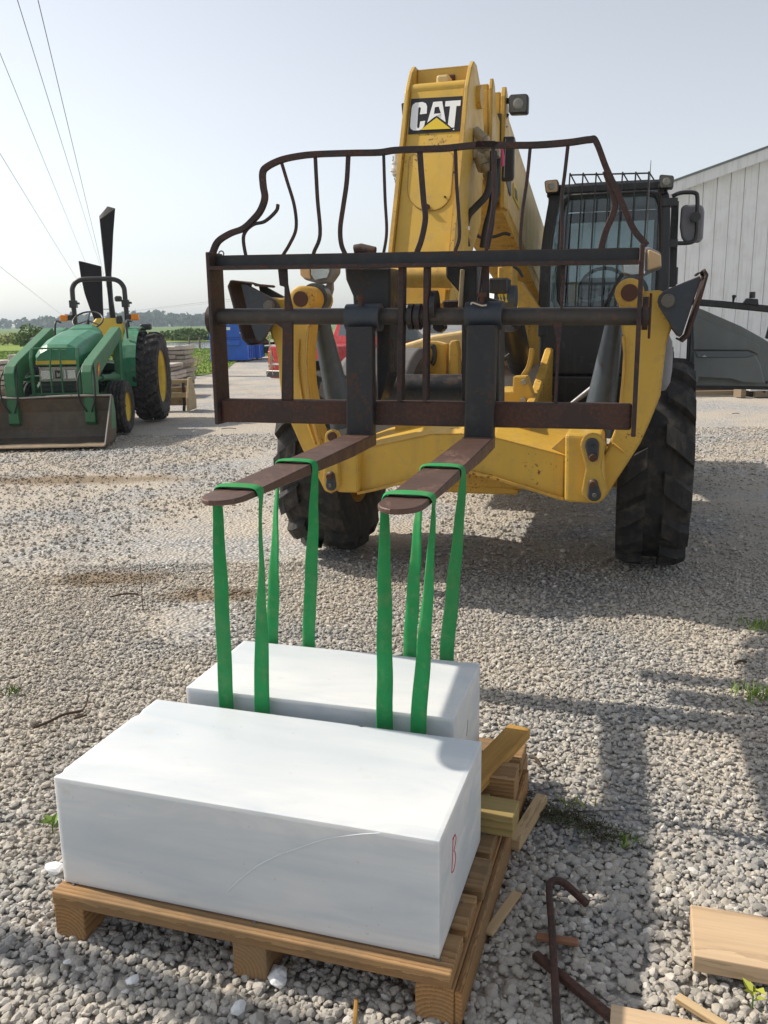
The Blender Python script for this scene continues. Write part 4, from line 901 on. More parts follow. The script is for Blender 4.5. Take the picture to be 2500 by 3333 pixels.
# coupler behind the carriage
cp = MB()
cp.prism([tm(p, VC + .16) for p in (cD(1040, 185), cD(1350, 190), cD(1350, 330), cD(1345, 600), cD(1345, 900), cD(1280, 1090), cD(1255, 1090), cD(1250, 600), cD(1100, 470), cD(1095, 380), cD(1048, 270))], (0, .16, 0))
cp.prism([tm(p, VC + .16) for p in (cE(250, 135), cE(420, 135), cE(420, 300), cE(540, 330), cE(540, 900), cE(335, 900), cE(335, 300), cE(250, 200))], (0, .16, 0))
cp = cp.build('quick_coupler', 'black_steel', car, .008, 2)
MB().cyl(tm(cY(240, 1370), VC + .45), tm(cY(1230, 1370), VC + .45), .062, n=24).build('coupler_tube', 'black_steel', cp)
MB().cyl(tm(cY(400, 175), 4.0), tm(cY(1075, 175), 4.0), .047, n=24).build('link_tube', 'yellow_worn', cp, .006)
b = MB()
for x0, x1, r_ in ((605, 655, .052), (680, 735, .052), (850, 905, .060)): b.cyl(tm(cY(x0, 600 if x0 < 800 else 480), VC + .07), tm(cY(x1, 600 if x0 < 800 else 480), VC + .07), r_, n=24)
b.build('shaft_collar', 'black_steel', cp, .004)
MB().prism([tm(p, VC + .2) for p in (cY(955, 425), cY(1140, 420), cY(1140, 525), cY(975, 530))], (0, .06, 0)).build('tilt_link', 'rust_steel', cp, .006)
MB().prism([tm(p, VC + .2) for p in (cY(870, 440), cY(985, 720), cY(930, 775), cY(860, 740), cY(840, 500))], (0, .08, 0)).build('link_lever', 'black_steel', cp, .006)
MB().prism([tm(p, VC + .42) for p in (cY(600, 380), cY(850, 380), cY(850, 700), cY(600, 700))], (0, .05, 0)).build('coupler_plate', 'black_steel', cp, .006) if False else None
MB()._bar([tm(cY(1180, 90), VC + .12), tm(cY(1155, 500), VC + .12)], .03, .014, (1, 0, 0)).build('coupler_strip', 'beige_paint', cp, .003)
MB().tube([tm(p, VC + .10) for p in (cD(1110, 10 + 60), cD(1150, 62), cD(1245, 85))], .022, n=10).build('coupler_lug', 'rust_steel', cp)
# forks
for (u0, u1) in ((-1.150, -1.032), (-.650, -.530)):
    uc_ = (u0 + u1) / 2; f = MB()
    # blade: polygon in plan, tapered and rounded at the tip, drawn as a lofted set of sections; slight yaw error of the blade kept as built
    secs = []; tipv = 2.050; heel = VC + .02
    for t in [k / 12 * .92 for k in range(13)] + [.935, .95, .962, .973, .982, .990, .996, 1.0]:
        v_ = heel - (heel - tipv) * t; dx = .028 * t
        w_ = (u1 - u0) / 2 * 1.03
        if v_ < tipv + .10: q = (tipv + .10 - v_) / .10; w_ *= math.sqrt(max(0.03, 1 - min(1, q) ** 2.4))
        th_ = .050 - .036 * max(0, (t - .25) / .75)
        secs.append([(uc_ + dx - w_, v_, 1.090 - th_), (uc_ + dx + w_, v_, 1.090 - th_), (uc_ + dx + w_, v_, 1.090), (uc_ + dx - w_, v_, 1.090)])
    f.loft(secs[::-1]); fk = f.build('fork', 'fork_steel', car, .003, label='rusty brown lifting fork blade')
    s_ = MB(); s_.hexa([(u0, VC - .025, 1.045), (u1, VC - .025, 1.045), (u1, VC + .027, 1.045), (u0, VC + .027, 1.045), (u0 + .01, VC - .030, 1.530), (u1 + .008, VC - .030, 1.530), (u1 + .008, VC + .024, 1.530), (u0 + .01, VC + .024, 1.530)])
    s_.build('fork_shank', 'black_steel', car, .008, 2)
    MB().cyl((u0 - .006, VC + .052, 1.565), (u1 + .022, VC + .052, 1.565), .056, n=28).build('fork_eye', 'dark_blue_steel', car, .005)
    b = MB(); b.cyl((uc_ + .0, VC + .03, 1.60), (uc_, VC + .03, 1.645), .010, n=8); b.cyl((uc_, VC + .03, 1.636), (uc_, VC + .03, 1.654), .018, n=6); b.build('set_bolt', 'rust_bolt', car)
b = MB(); b.tube(catmull([tm(p, VC + .0) for p in (cY(1270, 470), cY(1285, 448), cY(1340, 465), cY(1390, 480), cY(1440, 475))], 4), .0035, n=5); b.build('string', 'cord_beige', car)
# bent cage guard above the carriage
VG = VC + .065
def gbar(pts, w, d, mat='rust_bar', name='guard_bar', v=VG, up=(0, 1, 0)):
    return MB()._bar(catmull([tm(p, v) for p in pts], 5), w, d, up).build(name, mat, car, .002)
gtop = [cB(62, 975), cB(90, 915), cB(150, 875), cB(215, 850), cB(265, 805), cB(300, 760), cB(320, 700), cB(312, 640), cB(310, 575), cB(335, 545), cB(400, 514), cB(480, 496), cB(570, 486), cB(740, 480), cB(880, 477), cB(960, 466), cB(1090, 461), cB(1200, 457), cB(1330, 444), cB(1460, 438), cC(0, 36), cC(300, 40), cC(520, 25), cC(645, 8), cC(682, 20), cC(740, 170), cC(800, 300), cC(850, 420), cC(900, 525), cC(972, 610)]
gbar(gtop, .022, .026, name='guard_rail')
gb = [[cB(385, 730), cB(375, 765), cB(320, 815), cB(265, 830), cB(225, 865), cB(215, 915), cB(236, 1030)], [cB(400, 520), cB(430, 620), cB(465, 740), cB(473, 850), cB(440, 930), cB(405, 990), cB(404, 1030)], [cB(567, 490), cB(578, 700), cB(591, 880), cB(560, 970), cB(556, 1030)], [cB(730, 482), cB(722, 620), cB(705, 740), cB(690, 850), cB(696, 930), cB(720, 990), cB(722, 1028)],
      [cB(903, 482), cB(910, 700), cB(918, 860), cB(905, 960), cB(888, 1025)], [cB(1080, 465), cB(1090, 600), cB(1100, 720), cB(1108, 800), cB(1090, 900), cB(1066, 970), cB(1057, 1022)], [cB(1255, 455), cB(1262, 640), cB(1270, 760), cB(1275, 890), cB(1255, 960), cB(1238, 1018)], [cB(1440, 440), cB(1442, 700), cB(1424, 850), cB(1410, 920), cB(1408, 1012)],
      [cC(308, 45), cC(290, 230), cC(262, 430), cC(252, 600), cC(266, 692)], [cC(523, 30), cC(505, 190), cC(486, 350), cC(489, 500), cC(481, 690)], [cC(735, 185), cC(770, 290), cC(790, 370), cC(775, 440), cC(740, 520), cC(715, 610), cC(700, 692)]]
wd = [.013, .012, .014, .018, .011, .022, .013, .013, .012, .013, .024]
for q, w in zip(gb, wd): gbar(q, w, .012)
b = MB(); c_ = tm(cD(208, 95), VC + .065); b.tube([c_ + .012 * np.array([math.cos(a), 0, math.sin(a)]) for a in np.linspace(0, 2 * math.pi, 9)[:-1]], .003, n=5, closed=True); b.build('wire_ring', 'wire_black', car)

# ---------------- engine hood, yellow brackets, lift cylinder
b = MB(); b.prism([tm(p, 7.2) for p in (cY(300, 1010), cY(420, 930), cY(640, 865), cY(850, 800), cY(1170, 750), cY(1300, 760), cY(1300, 1080), cY(300, 1085))], (0, 1.6, 0)); hood = b.build('engine_hood', 'yellow_pale', th, .03, 3)
MB().prism([tm(p, 7.19) for p in (cY(565, 1020), cY(570, 970), cY(620, 945), cY(745, 930), cY(745, 1018))], (0, -.01, 0)).build('hood_vent', 'brown_board', hood)
MB().prism([tm(p, 7.25) for p in (cY(280, 1085), cY(1320, 1082), cY(1320, 1500), cY(280, 1500))], (0, 1.4, 0)).build('engine_bay', 'black_paint', th)
br = MB().prism([tm(p, 5.9) for p in (cY(740, 865), cY(880, 865), cY(1000, 895), cY(1010, 1260), cY(740, 1260))], (0, .12, 0)); br.prism([tm(p, 5.85) for p in (cY(1030, 900), cY(1055, 855), cY(1115, 855), cY(1140, 960), cY(1140, 1260), cY(1030, 1260))], (0, .10, 0)); br = br.build('boom_bracket', 'yellow_paint', th, .012, 2)
MB().tube(catmull([tm(p, 5.85) for p in (cY(845, 920), cY(870, 930), cY(880, 1000), cY(865, 1090), cY(845, 1110))], 4), .018, n=8).build('hanger', 'black_paint', br)
b = MB(); b.prism([tm(p, 5.4) for p in (cK(180, 1620), cK(205, 1480), cK(330, 1475), cK(358, 1480), cK(365, 1310), cK(520, 1305), cK(545, 1390), cK(620, 1620))], (0, .10, 0)); b.prism([tm(p, 5.5) for p in (cK(150, 1480), cK(365, 1480), cK(365, 1700), cK(150, 1700))], (0, .5, 0)); fb = b.build('frame_bracket', 'yellow_paint', th, .010, 2)
MB()._bar(catmull([tm(p, 5.55) for p in (cK(470, 1310), cK(530, 1220), cK(560, 1110), cK(572, 1010))], 5), .03, .05, (0, 1, 0)).build('frame_rib', 'yellow_paint', fb, .004)
for q in ((483, 1372), (477, 1570)): bolt(cK(*q), 5.395, .021, fb, 'bolt_zinc', .02, 6, 'frame_bolt')
lc = MB().cyl(tm(cK(330, 700), 5.6), tm(cK(440, 1180), 6.2), .085, n=24).build('lift_cylinder', 'black_steel', th)
MB().cyl(tm(cK(180, 470), 5.55), tm(cK(400, 470), 5.55), .080, n=24).build('cylinder_eye', 'grey_cylinder', lc)
b = MB()
for x in (215, 245, 285): b.cyl(tm(cK(x, 420), 5.48), tm(cK(x + 14, 510), 5.48), .011, n=8)
b.build('gland_rod', 'tractor_yellow', lc)
MB().box(*(lambda c_: (c_[0] - .06, c_[0] + .06, 5.45, 5.6, c_[2] - .04, c_[2] + .05))(tm(cK(215, 340), 5.5))).build('cylinder_lug', 'black_paint', lc, .01)
b = MB(); b.prism([tm(p, 5.9) for p in (cK(200, 120), cK(360, 120), cK(350, 350), cK(270, 330), cK(195, 250))], (0, .3, 0)); b.prism([tm(p, 6.3) for p in (cK(360, 270), cK(440, 280), cK(640, 560), cK(660, 700), cK(420, 700))], (0, .2, 0)); b.build('lift_bracket', 'yellow_worn', th, .01)
for pts in ([(370, 120), (430, 170), (470, 240)], [(195, 1170), (330, 1070)], [(195, 1190), (330, 1090)]): MB().tube(catmull([tm(cK(*p), 5.8) for p in pts], 4), .010, n=6).build('hydraulic_hose', 'hose_rubber', th)

# ---------------- headlights
hl = MB().prism([tm(p, 5.0) for p in (cJ(890, -20), cJ(1340, -20), cJ(1385, 40), cJ(1380, 200), cJ(1290, 330), cJ(1130, 345), cJ(950, 290), cJ(905, 230))], (0, .10, 0)); hl = hl.build('headlight', 'mirror_grey', th, .012, 2)
MB().prism([tm(p, 4.992) for p in (cJ(1040, -5), cJ(1290, -5), cJ(1300, 180), cJ(1265, 270), cJ(1110, 300), cJ(1050, 230))], (0, -.01, 0)).build('reflector', 'headlight_inner', hl, .004)
MB().prism([tm(p, 4.978) for p in (cJ(1045, 0), cJ(1285, 0), cJ(1295, 180), cJ(1260, 265), cJ(1110, 295), cJ(1055, 230))], (0, -.008, 0)).build('lens', 'lens_glass', hl, .004)
MB().prism([tm(p, 4.992) for p in (cJ(895, -5), cJ(1035, -5), cJ(1040, 230), cJ(1050, 285), cJ(950, 270), cJ(905, 225))], (0, -.014, 0)).build('indicator_lens', 'amber_pale', hl, .006)
b = MB(); b.prism([tm(p, 5.12) for p in (cJ(1140, 370), cJ(1240, 370), cJ(1330, 200), cJ(1340, 420), cJ(1290, 610), cJ(1250, 640), cJ(1250, 900), cJ(1160, 900), cJ(1140, 430))], (0, .03, 0)); b.build('lamp_post', 'mirror_grey', hl, .004)
hl = MB().prism([tm(p, 5.0) for p in (cI(870, 740), cI(1100, 720), cI(1190, 765), cI(1195, 880), cI(1100, 920), cI(1050, 945), cI(950, 950), cI(895, 930))], (0, .10, 0)).build('headlight', 'mirror_grey', th, .012, 2)
MB().prism([tm(p, 4.992) for p in (cI(885, 750), cI(1070, 740), cI(1065, 930), cI(960, 940), cI(900, 920))], (0, -.01, 0)).build('reflector', 'headlight_inner', hl, .004)
MB().prism([tm(p, 4.978) for p in (cI(890, 755), cI(1065, 745), cI(1060, 925), cI(960, 935), cI(905, 915))], (0, -.008, 0)).build('lens', 'lens_glass', hl, .004)
MB().prism([tm(p, 4.992) for p in (cI(1085, 745), cI(1105, 740), cI(1190, 780), cI(1190, 870), cI(1085, 905))], (0, -.014, 0)).build('indicator_lens', 'amber_pale', hl, .006)
MB().cyl(tm(cI(985, 940), 5.05), tm(cI(990, 1040), 5.05), .03, n=12).build('lamp_post', 'black_paint', hl)

# ---------------- cab
cu0, cu1, cv0, cv1 = -.665, .195, 6.42, 7.95; cz0, czb, czt = .72, 1.60, 2.42
cab = MB(); cab.box(cu0, cu1, cv0, cv1, cz0, 1.15); cab.box(cu0, cu1, cv0, cv0 + .10, 1.15, 1.615); cab.box(cu0, cu0 + .05, cv0, cv1, 1.15, 1.55); cab.box(cu0, cu1, cv1 - .06, cv1, 1.15, 1.55)
cab = cab.build('cab', 'black_paint', th, .02, 3)
b = MB()     # pillars and headers: front raked slightly
fr = lambda z: cv0 + .02 + .06 * (z - 1.6)
fl0, fl1 = tm(cI(250, 1190), cv0), tm(cI(330, 320), cv0 + .05)
b._bar(catmull([fl0 + (.03, .03, -.2), fl0 + (.03, .03, 0), (fl1 + fl0) / 2 + (.012, .03, 0), fl1 + (.03, .03, -.05), fl1 + (.06, .06, .03)], 4), .075, .065, (0, 1, 0))
fr0, fr1 = tm(cI(1245, 1190), cv0), tm(cI(1262, 310), cv0 + .05)
b._bar(catmull([fr0 + (-.04, .03, -.2), fr0 + (-.04, .03, 0), (fr0 + fr1) / 2 + (-.035, .03, 0), fr1 + (-.04, .03, -.05), fr1 + (-.07, .06, .02)], 4), .08, .065, (0, 1, 0))
b.box(cu0 + .03, cu1 - .03, cv0 + .06, cv0 + .12, 2.395, 2.45)
for uu in (cu0 + .02, cu1 - .09): b.box(uu, uu + .07, cv1 - .08, cv1 - .01, 1.5, 2.40)
b.box(cu0 + .03, cu1 - .03, cv1 - .08, cv1 - .02, 2.34, 2.42); b.box(cu0 + .02, cu0 + .07, cv0 + .08, cv1 - .05, 2.38, 2.43); b.box(cu1 - .08, cu1 - .03, cv0 + .08, cv1 - .05, 2.38, 2.43)
b.build('cab_frame', 'black_paint', cab, .018, 3)
MB().prism([(cu0 + .05, cv0 + .10, 2.435), (cu1 - .05, cv0 + .10, 2.435), (cu1 - .05, cv1 - .05, 2.425), (cu0 + .05, cv1 - .05, 2.425)], (0, 0, .03)).build('roof_panel', 'black_paint', cab, .01)
MB().hexa([(cu0 + .07, cv0 + .035, 1.615), (cu1 - .08, cv0 + .035, 1.615), (cu1 - .08, cv0 + .041, 1.615), (cu0 + .07, cv0 + .041, 1.615), (cu0 + .09, cv0 + .075, 2.40), (cu1 - .09, cv0 + .075, 2.40), (cu1 - .09, cv0 + .081, 2.40), (cu0 + .09, cv0 + .081, 2.40)]).build('windscreen', 'cab_glass', cab)
MB().box(cu0 + .09, cu1 - .09, cv1 - .05, cv1 - .045, 1.55, 2.34).build('rear_window', 'cab_glass', cab)
MB().box(cu0 + .03, cu0 + .035, cv0 + .10, cv1 - .09, 1.55, 2.38).build('side_window', 'cab_glass', cab)
b = MB()   # rounded window gasket
gk = [cI(395, 1130), cI(400, 900), cI(415, 500), cI(435, 380), cI(480, 325), cI(800, 308), cI(1080, 292), cI(1150, 310), cI(1180, 380), cI(1178, 700), cI(1165, 1140), cI(1120, 1185), cI(800, 1192), cI(430, 1190)]
b.tube([tm(p, cv0 + .02) for p in gk], .012, n=6, closed=True); b.build('window_gasket', 'hose_rubber', cab)
# interior
b = MB(); b.box(cu0 + .12, cu1 - .18, cv0 + .25, cv0 + .50, 1.15, 1.66); b.prism([(cu0 + .2, cv0 + .2, 1.62), (cu0 + .5, cv0 + .2, 1.74), (cu1 - .2, cv0 + .2, 1.70), (cu1 - .2, cv0 + .2, 1.60)], (0, .3, 0)); b.build('dashboard', 'interior_grey', cab, .03, 3)
b = MB(); b.box(-.50, -.02, 7.15, 7.62, 1.15, 1.42); b.hexa([(-.48, 7.55, 1.40), (-.04, 7.55, 1.40), (-.04, 7.68, 1.40), (-.48, 7.68, 1.40), (-.46, 7.70, 1.88), (-.06, 7.70, 1.88), (-.06, 7.78, 1.88), (-.46, 7.78, 1.88)]); b.build('driver_seat', 'interior_grey', cab, .04, 3)
b = MB(); c_ = np.array([-.25, 6.98, 1.76]); b.tube([c_ + .18 * np.array([math.cos(a), .45 * math.sin(a), .89 * math.sin(a)]) for a in np.linspace(0, 2 * math.pi, 21)[:-1]], .014, n=7, closed=True); b.cyl(c_, c_ + np.array([0, -.2, -.3]), .03, n=10); b._bar([c_ + np.array([-.17, 0, 0]), c_ + np.array([.17, 0, 0])], .03, .02); b.build('steering_wheel', 'black_paint', cab)
b = MB(); b.tube([tm(p, cv0 + .01) for p in (cI(735, 1190), cI(790, 1120), cI(840, 1010), cI(890, 925))], .012, n=6); b.tube([tm(p, cv0 + .0) for p in (cI(770, 1195), cI(835, 1010))], .007, n=5); b.build('wiper', 'black_paint', cab)
MB().prism([tm(p, cv0 + .16) for p in (cI(530, 1130), cI(640, 1125), cI(700, 1105), cI(800, 1090), cI(830, 1110), cI(640, 1150))], (0, .01, 0)).build('paper_sheet', 'sheet_white', cab)
# front guard bars and roof guard
gu = MB()
gu.tube([tm(p, cv0 - .10) for p in (cI(487, 165), cI(1100, 150))], .0055, n=7); gu.tube([tm(p, cv0 + .22) for p in (cI(520, 236), cI(1092, 206))], .0055, n=7)
gu = gu.build('cab_guard', 'black_paint', cab)
for i in range(7):
    xt = 487 + 101.5 * i; b = MB(); b.tube([tm(cI(xt + 20, 160 - i * 2), cv0 - .10), tm(cI(xt, 152 - i * 2), cv0 - .10), tm(cI(xt - 38, 720), cv0 - .10), tm(cI(xt - 62, 1190), cv0 - .10)][1:], .0052, n=7)
    b.tube([tm(cI(xt, 152 - 2 * i), cv0 - .10), tm(cI(xt + 42, 233 - 4.5 * i), cv0 + .22)], .0048, n=6); b.build('guard_rod', 'black_paint', gu)
b = MB(); b.tube([tm(cI(521, 238), cv0 + .22), tm(cI(521, 300), cv0 + .22)], .008, n=6); b.tube([tm(cI(1090, 200), cv0 + .22), tm(cI(1090, 290), cv0 + .22)], .008, n=6); b.build('guard_post', 'black_paint', gu)
b = MB(); b.tube([tm(cI(1078, 690), cv0 - .1), tm(cI(1105, 160), cv0), tm(cI(1112, 50), cv0)], [.004, .003, .002], n=5); b.build('antenna', 'wire_black', cab)
lamp(cab, [cI(288, 218), cI(300, 205), cI(385, 197), cI(397, 210), cI(398, 290), cI(385, 300), cI(308, 306), cI(298, 295)], cv0 - .02, .09, None, lensmat='amber_pale')
lamp(cab, [cI(1178, 168), cI(1190, 160), cI(1280, 168), cI(1290, 180), cI(1285, 258), cI(1275, 266), cI(1182, 268), cI(1170, 255)], cv0 - .02, .09, None)
b = MB(); b._bar([tm(cI(398, 250), cv0 + .05), tm(cI(420, 260), cv0 + .05), tm(cI(420, 320), cv0 + .05)], .015, .03, (0, 1, 0)); b._bar([tm(cI(1195, 268), cv0 + .04), tm(cI(1195, 310), cv0 + .04)], .03, .03, (0, 1, 0)); b.tube([tm(p, cv0 + .0) for p in (cI(1165, 290), cI(1190, 330), cI(1188, 760))], .006, n=5); b.build('lamp_bracket', 'rust_bar', cab)
# mirror
mr = MB(); mp_ = [cI(1345, 420), cI(1365, 393), cI(1480, 385), cI(1518, 405), cI(1526, 450), cI(1515, 650), cI(1490, 685), cI(1380, 682), cI(1350, 655), cI(1335, 560)]
mr = mr.prism([tm(p, 6.62) for p in mp_], (0, .07, 0)).build('mirror', 'mirror_grey', cab, .02, 3)
MB().tube(catmull([tm(cI(*p), 6.57) for p in ((1275, 330), (1330, 305), (1400, 298), (1455, 305), (1470, 340), (1468, 480), (1462, 620), (1440, 675), (1380, 690), (1270, 690))], 5), .014, n=8).build('mirror_arm', 'black_paint', mr)
c_ = tm(cI(1452, 493), 6.60); MB().cyl(c_ + np.array([0, .02, 0]), c_ - np.array([0, .05, 0]), .034, n=16).build('mirror_joint', 'black_paint', mr)
b = MB(); 
for yy in (385, 700): c_ = tm(cI(1255, yy), 6.55); b.box(c_[0] - .06, c_[0] + .05, 6.45, 6.58, c_[2] - .025, c_[2] + .025)
b._bar([tm(cI(1298, 370), 6.75), tm(cI(1275, 1030), 6.75)], .05, .05, (0, 1, 0)); b.tube([tm(p, 6.9) for p in (cI(1278, 880), cI(1312, 880), cI(1306, 1010))], .010, n=6); b.build('mirror_bracket', 'black_paint', mr, .004)
# open cab door with moulded inner panel
VD = 7.85
dr = MB().prism([tm(p, VD) for p in (cL(580, 1660), cL(640, 625), cL(690, 622), cL(780, 655), cL(1300, 880), cL(1580, 1035), cL(1760, 1150), cL(2100, 1330), cL(2100, 1700), cL(600, 1680))], (0, .05, 0)).build('cab_door', 'grey_plastic', th, .012, 2, label='grey moulded inner panel of the open cab door')
MB().prism([tm(p, VD - .01) for p in (cL(640, 740), cL(800, 800), cL(1300, 1010), cL(1540, 1130), cL(1555, 1170), cL(1520, 1270), cL(1500, 1250), cL(1400, 1205), cL(650, 1200))], (0, -.012, 0)).build('recess_panel', 'grey_plastic', dr, .01)
pk = MB(); f_ = [cL(650, 1200), cL(700, 1300), cL(720, 1650), cL(640, 1660)]
pk.prism([tm(p, VD - .06) for p in (cL(700, 1300), cL(1380, 1295), cL(1490, 1265), cL(1560, 1400), cL(1620, 1650), cL(1320, 1640), cL(1160, 1590), cL(720, 1570), cL(700, 1640), cL(640, 1650), cL(655, 1210))], (0, .02, 0)); pk.build('door_pocket', 'grey_plastic', dr, .01, 2)
MB().prism([tm(p, VD - .065) for p in (cL(680, 1215), cL(1400, 1218), cL(1485, 1262), cL(1375, 1292), cL(715, 1297))], (0, .003, 0)).build('pocket_mouth', 'interior_grey', dr)
MB().prism([tm(p, VD - .072) for p in (cL(765, 1295), cL(800, 1265), cL(835, 1293))], (0, .004, 0)).build('paper_scrap', 'sheet_white', dr)
b = MB(); b._bar([tm(cL(*p), VD + .02) for p in ((640, 560), (760, 560), (1060, 585), (1659, 645), (2100, 700))], .05, .055, (0, 0, 1)); b._bar([tm(cL(*p), VD + .02) for p in ((660, 540), (715, 600), (700, 650), (600, 900), (570, 1500))], .022, .03, (1, 0, 0)); b._bar([tm(cL(*p), VD + .02) for p in ((1659, 1050), (1700, 900), (1790, 700))], .05, .05, (1, 0, 0)); b._bar([tm(cL(*p), VD + .03) for p in ((590, 1690), (2100, 1720))], .04, .03, (0, 0, 1)); b.build('door_frame', 'black_paint', dr, .008)
b = MB(); b.tube([tm(cL(*p), VD) for p in ((1188, 550), (1195, 500), (1203, 470), (1206, 455))], [.008, .012, .020, .010], n=8); b.cyl(tm(cL(1445, 500), VD), tm(cL(1450, 415), VD), .024, n=10); b.prism([tm(cL(*p), VD - .03) for p in ((1320, 570), (1370, 500), (1525, 510), (1535, 600))], (0, .08, 0)); b.build('door_latch', 'black_paint', dr, .008)
c_ = tm(cL(1640, 1636), VD - .01); MB().cyl(c_, c_ - np.array([0, .01, 0]), .012, n=10).build('screw', 'black_paint', dr)
MB().box(cu1 - .02, cu1 + .02, 7.7, 7.95, 1.0, 1.7).build('door_hinge', 'black_paint', cab)

# grey rounded lamp housing behind the cab-side stabiliser arm
b = MB(); c_ = tm(cL(265, 1370), 5.02); b.lathe([(.001, -.16), (.035, -.15), (.055, -.11), (.062, -.04), (.062, .04), (.055, .11), (.035, .15), (.001, .16)], c_ + np.array([-.02, .04, 0]), (0, 0, 1), 20); b.build('side_marker', 'mirror_grey', th)

# ================================================================== TRACTOR
XT = -4.66
tr = thing('tractor', 'green tractor with yellow wheels and front loader parked on the gravel', 'tractor', WORLD, (XT, 13.4, 0))
tr.location.x += .13; tr.rotation_euler[2] = R(4.0)      # nose turned a little towards the telehandler
wheel(tr, (XT + .80, 14.42, .715), .715, .44, .42, .045, 22, 'ag', 1, 'tractor_yellow', 'tyre_rubber_dusty', 'rear_wheel', flip=1, dish=-.25)
wheel(tr, (XT - .80, 14.42, .715), .715, .44, .42, .045, 22, 'ag', -1, 'tractor_yellow', 'tyre_rubber_dusty', 'rear_wheel', flip=1, dish=-.25)
wheel(tr, (XT + .67, 12.66, .385), .385, .26, .215, .020, 12, 'rib', 1, 'tractor_yellow', 'tyre_rubber_dusty', 'front_wheel', dish=.15)
wheel(tr, (XT - .67, 12.66, .385), .385, .26, .215, .020, 12, 'rib', -1, 'tractor_yellow', 'tyre_rubber_dusty', 'front_wheel', dish=.15)
b = MB(); b.box(XT - .22, XT + .22, 12.35, 14.9, .42, .85); b.box(XT - .62, XT + .62, 12.50, 12.66, .33, .48); b.box(XT - .62, XT + .62, 14.38, 14.62, .60, .84); b.box(XT - .45, XT + .45, 13.55, 14.6, .85, .98); b.box(XT - .12, XT + .12, 14.9, 15.2, .4, .8)
b.build('chassis', 'dark_green', tr, .02)
def hs(y, w, zt_, zs, zb, crown=.05):
    return [(XT - w, y, zb), (XT + w, y, zb), (XT + w, y, zs), (XT + w * .80, y, zt_ - crown), (XT + w * .45, y, zt_), (XT - w * .45, y, zt_), (XT - w * .80, y, zt_ - crown), (XT - w, y, zs)]
hood = MB().loft([hs(12.06, .27, 1.23, 1.12, 1.02), hs(12.14, .31, 1.30, 1.15, 1.02), hs(12.6, .34, 1.40, 1.20, 1.02), hs(13.2, .36, 1.48, 1.25, 1.02), hs(13.42, .37, 1.49, 1.27, 1.02)]).build('hood', 'tractor_green', tr, .02, 3)
MB().loft([hs(12.04, .285, 1.085, 1.08, 1.035, .003), hs(13.42, .375, 1.09, 1.085, 1.035, .003)]).build('hood_stripe', 'tractor_yellow', hood)
b = MB(); b.box(XT - .27, XT + .27, 12.08, 12.9, .42, 1.015); b.build('grille', 'dark_green', tr, .02)
b = MB(); b.box(XT - .26, XT + .26, 12.06, 12.085, .80, 1.00); b.build('lamp_panel', 'dull_metal', tr, .006)
for sx in (-1, 1):
    b = MB().box(XT + sx * .155 - .085, XT + sx * .155 + .085, 12.045, 12.062, .83, .96).build('headlight', 'headlight_inner', tr, .008)
    MB().box(XT + sx * .155 - .08, XT + sx * .155 + .08, 12.036, 12.042, .835, .955).build('lens', 'lens_glass', b)
MB().box(XT - .045, XT + .045, 12.05, 12.062, .84, .95).build('badge', 'black_decal', tr, .004)
MB().prism([(XT - .022, 12.046, .86), (XT + .02, 12.046, .87), (XT + .026, 12.046, .925), (XT + .005, 12.046, .905), (XT - .02, 12.046, .93)], (0, -.003, 0)).build('badge_mark', 'dull_metal', tr)
b = MB()
for z_ in (.46, .53, .60, .67, .74): b.box(XT - .24, XT + .24, 12.06, 12.082, z_, z_ + .03)
b.build('grille_bars', 'black_paint', tr)
MB().hexa([(XT + .272, 12.10, .62), (XT + .285, 12.10, .62), (XT + .285, 12.75, .62), (XT + .272, 12.75, .62), (XT + .272, 12.10, 1.0), (XT + .285, 12.10, 1.0), (XT + .285, 12.75, 1.0), (XT + .272, 12.75, 1.0)]).build('side_screen', 'black_paint', tr)
# model number on the hood stripe
cu = bpy.data.curves.new('number', 'FONT'); cu.body = '5300'; cu.size = .085; cu.extrude = .001; co_ = bpy.data.objects.new('tmp', cu); col.objects.link(co_)
dg = bpy.context.evaluated_depsgraph_get(); me = bpy.data.meshes.new_from_object(co_.evaluated_get(dg)); bpy.data.objects.remove(co_)
me.materials.append(M['black_decal']); o = bpy.data.objects.new('model_number', me); col.objects.link(o); o.parent = hood
o.matrix_local = Matrix.Translation((.318, 12.24 - 13.4, 1.028)) @ Matrix.Rotation(R(90), 4, 'Z') @ Matrix.Rotation(R(90), 4, 'X')
for k in range(5): MB().box(XT + .285, XT + .292, 12.20 + .1 * k, 12.26 + .1 * k, .68, .94).build('side_louvre', 'black_paint', tr, .004)
MB().tube([(XT + .30, 12.12, 1.105), (XT + .37, 13.40, 1.115)], .004, n=5).build('hood_seam', 'black_paint', hood)
b = MB(); b.box(XT - .30, XT + .30, 13.05, 13.35, .50, .98); b.cyl((XT + .33, 12.95, .75), (XT + .33, 13.30, .75), .07, n=14); b.build('engine_side', 'black_paint', tr, .02)
MB().tube(catmull([(XT + .30, 12.7, .9), (XT + .42, 12.8, .7), (XT + .45, 13.2, .62), (XT + .40, 13.5, .8)], 5), .014, n=7).build('hydraulic_hose', 'hose_rubber', tr)
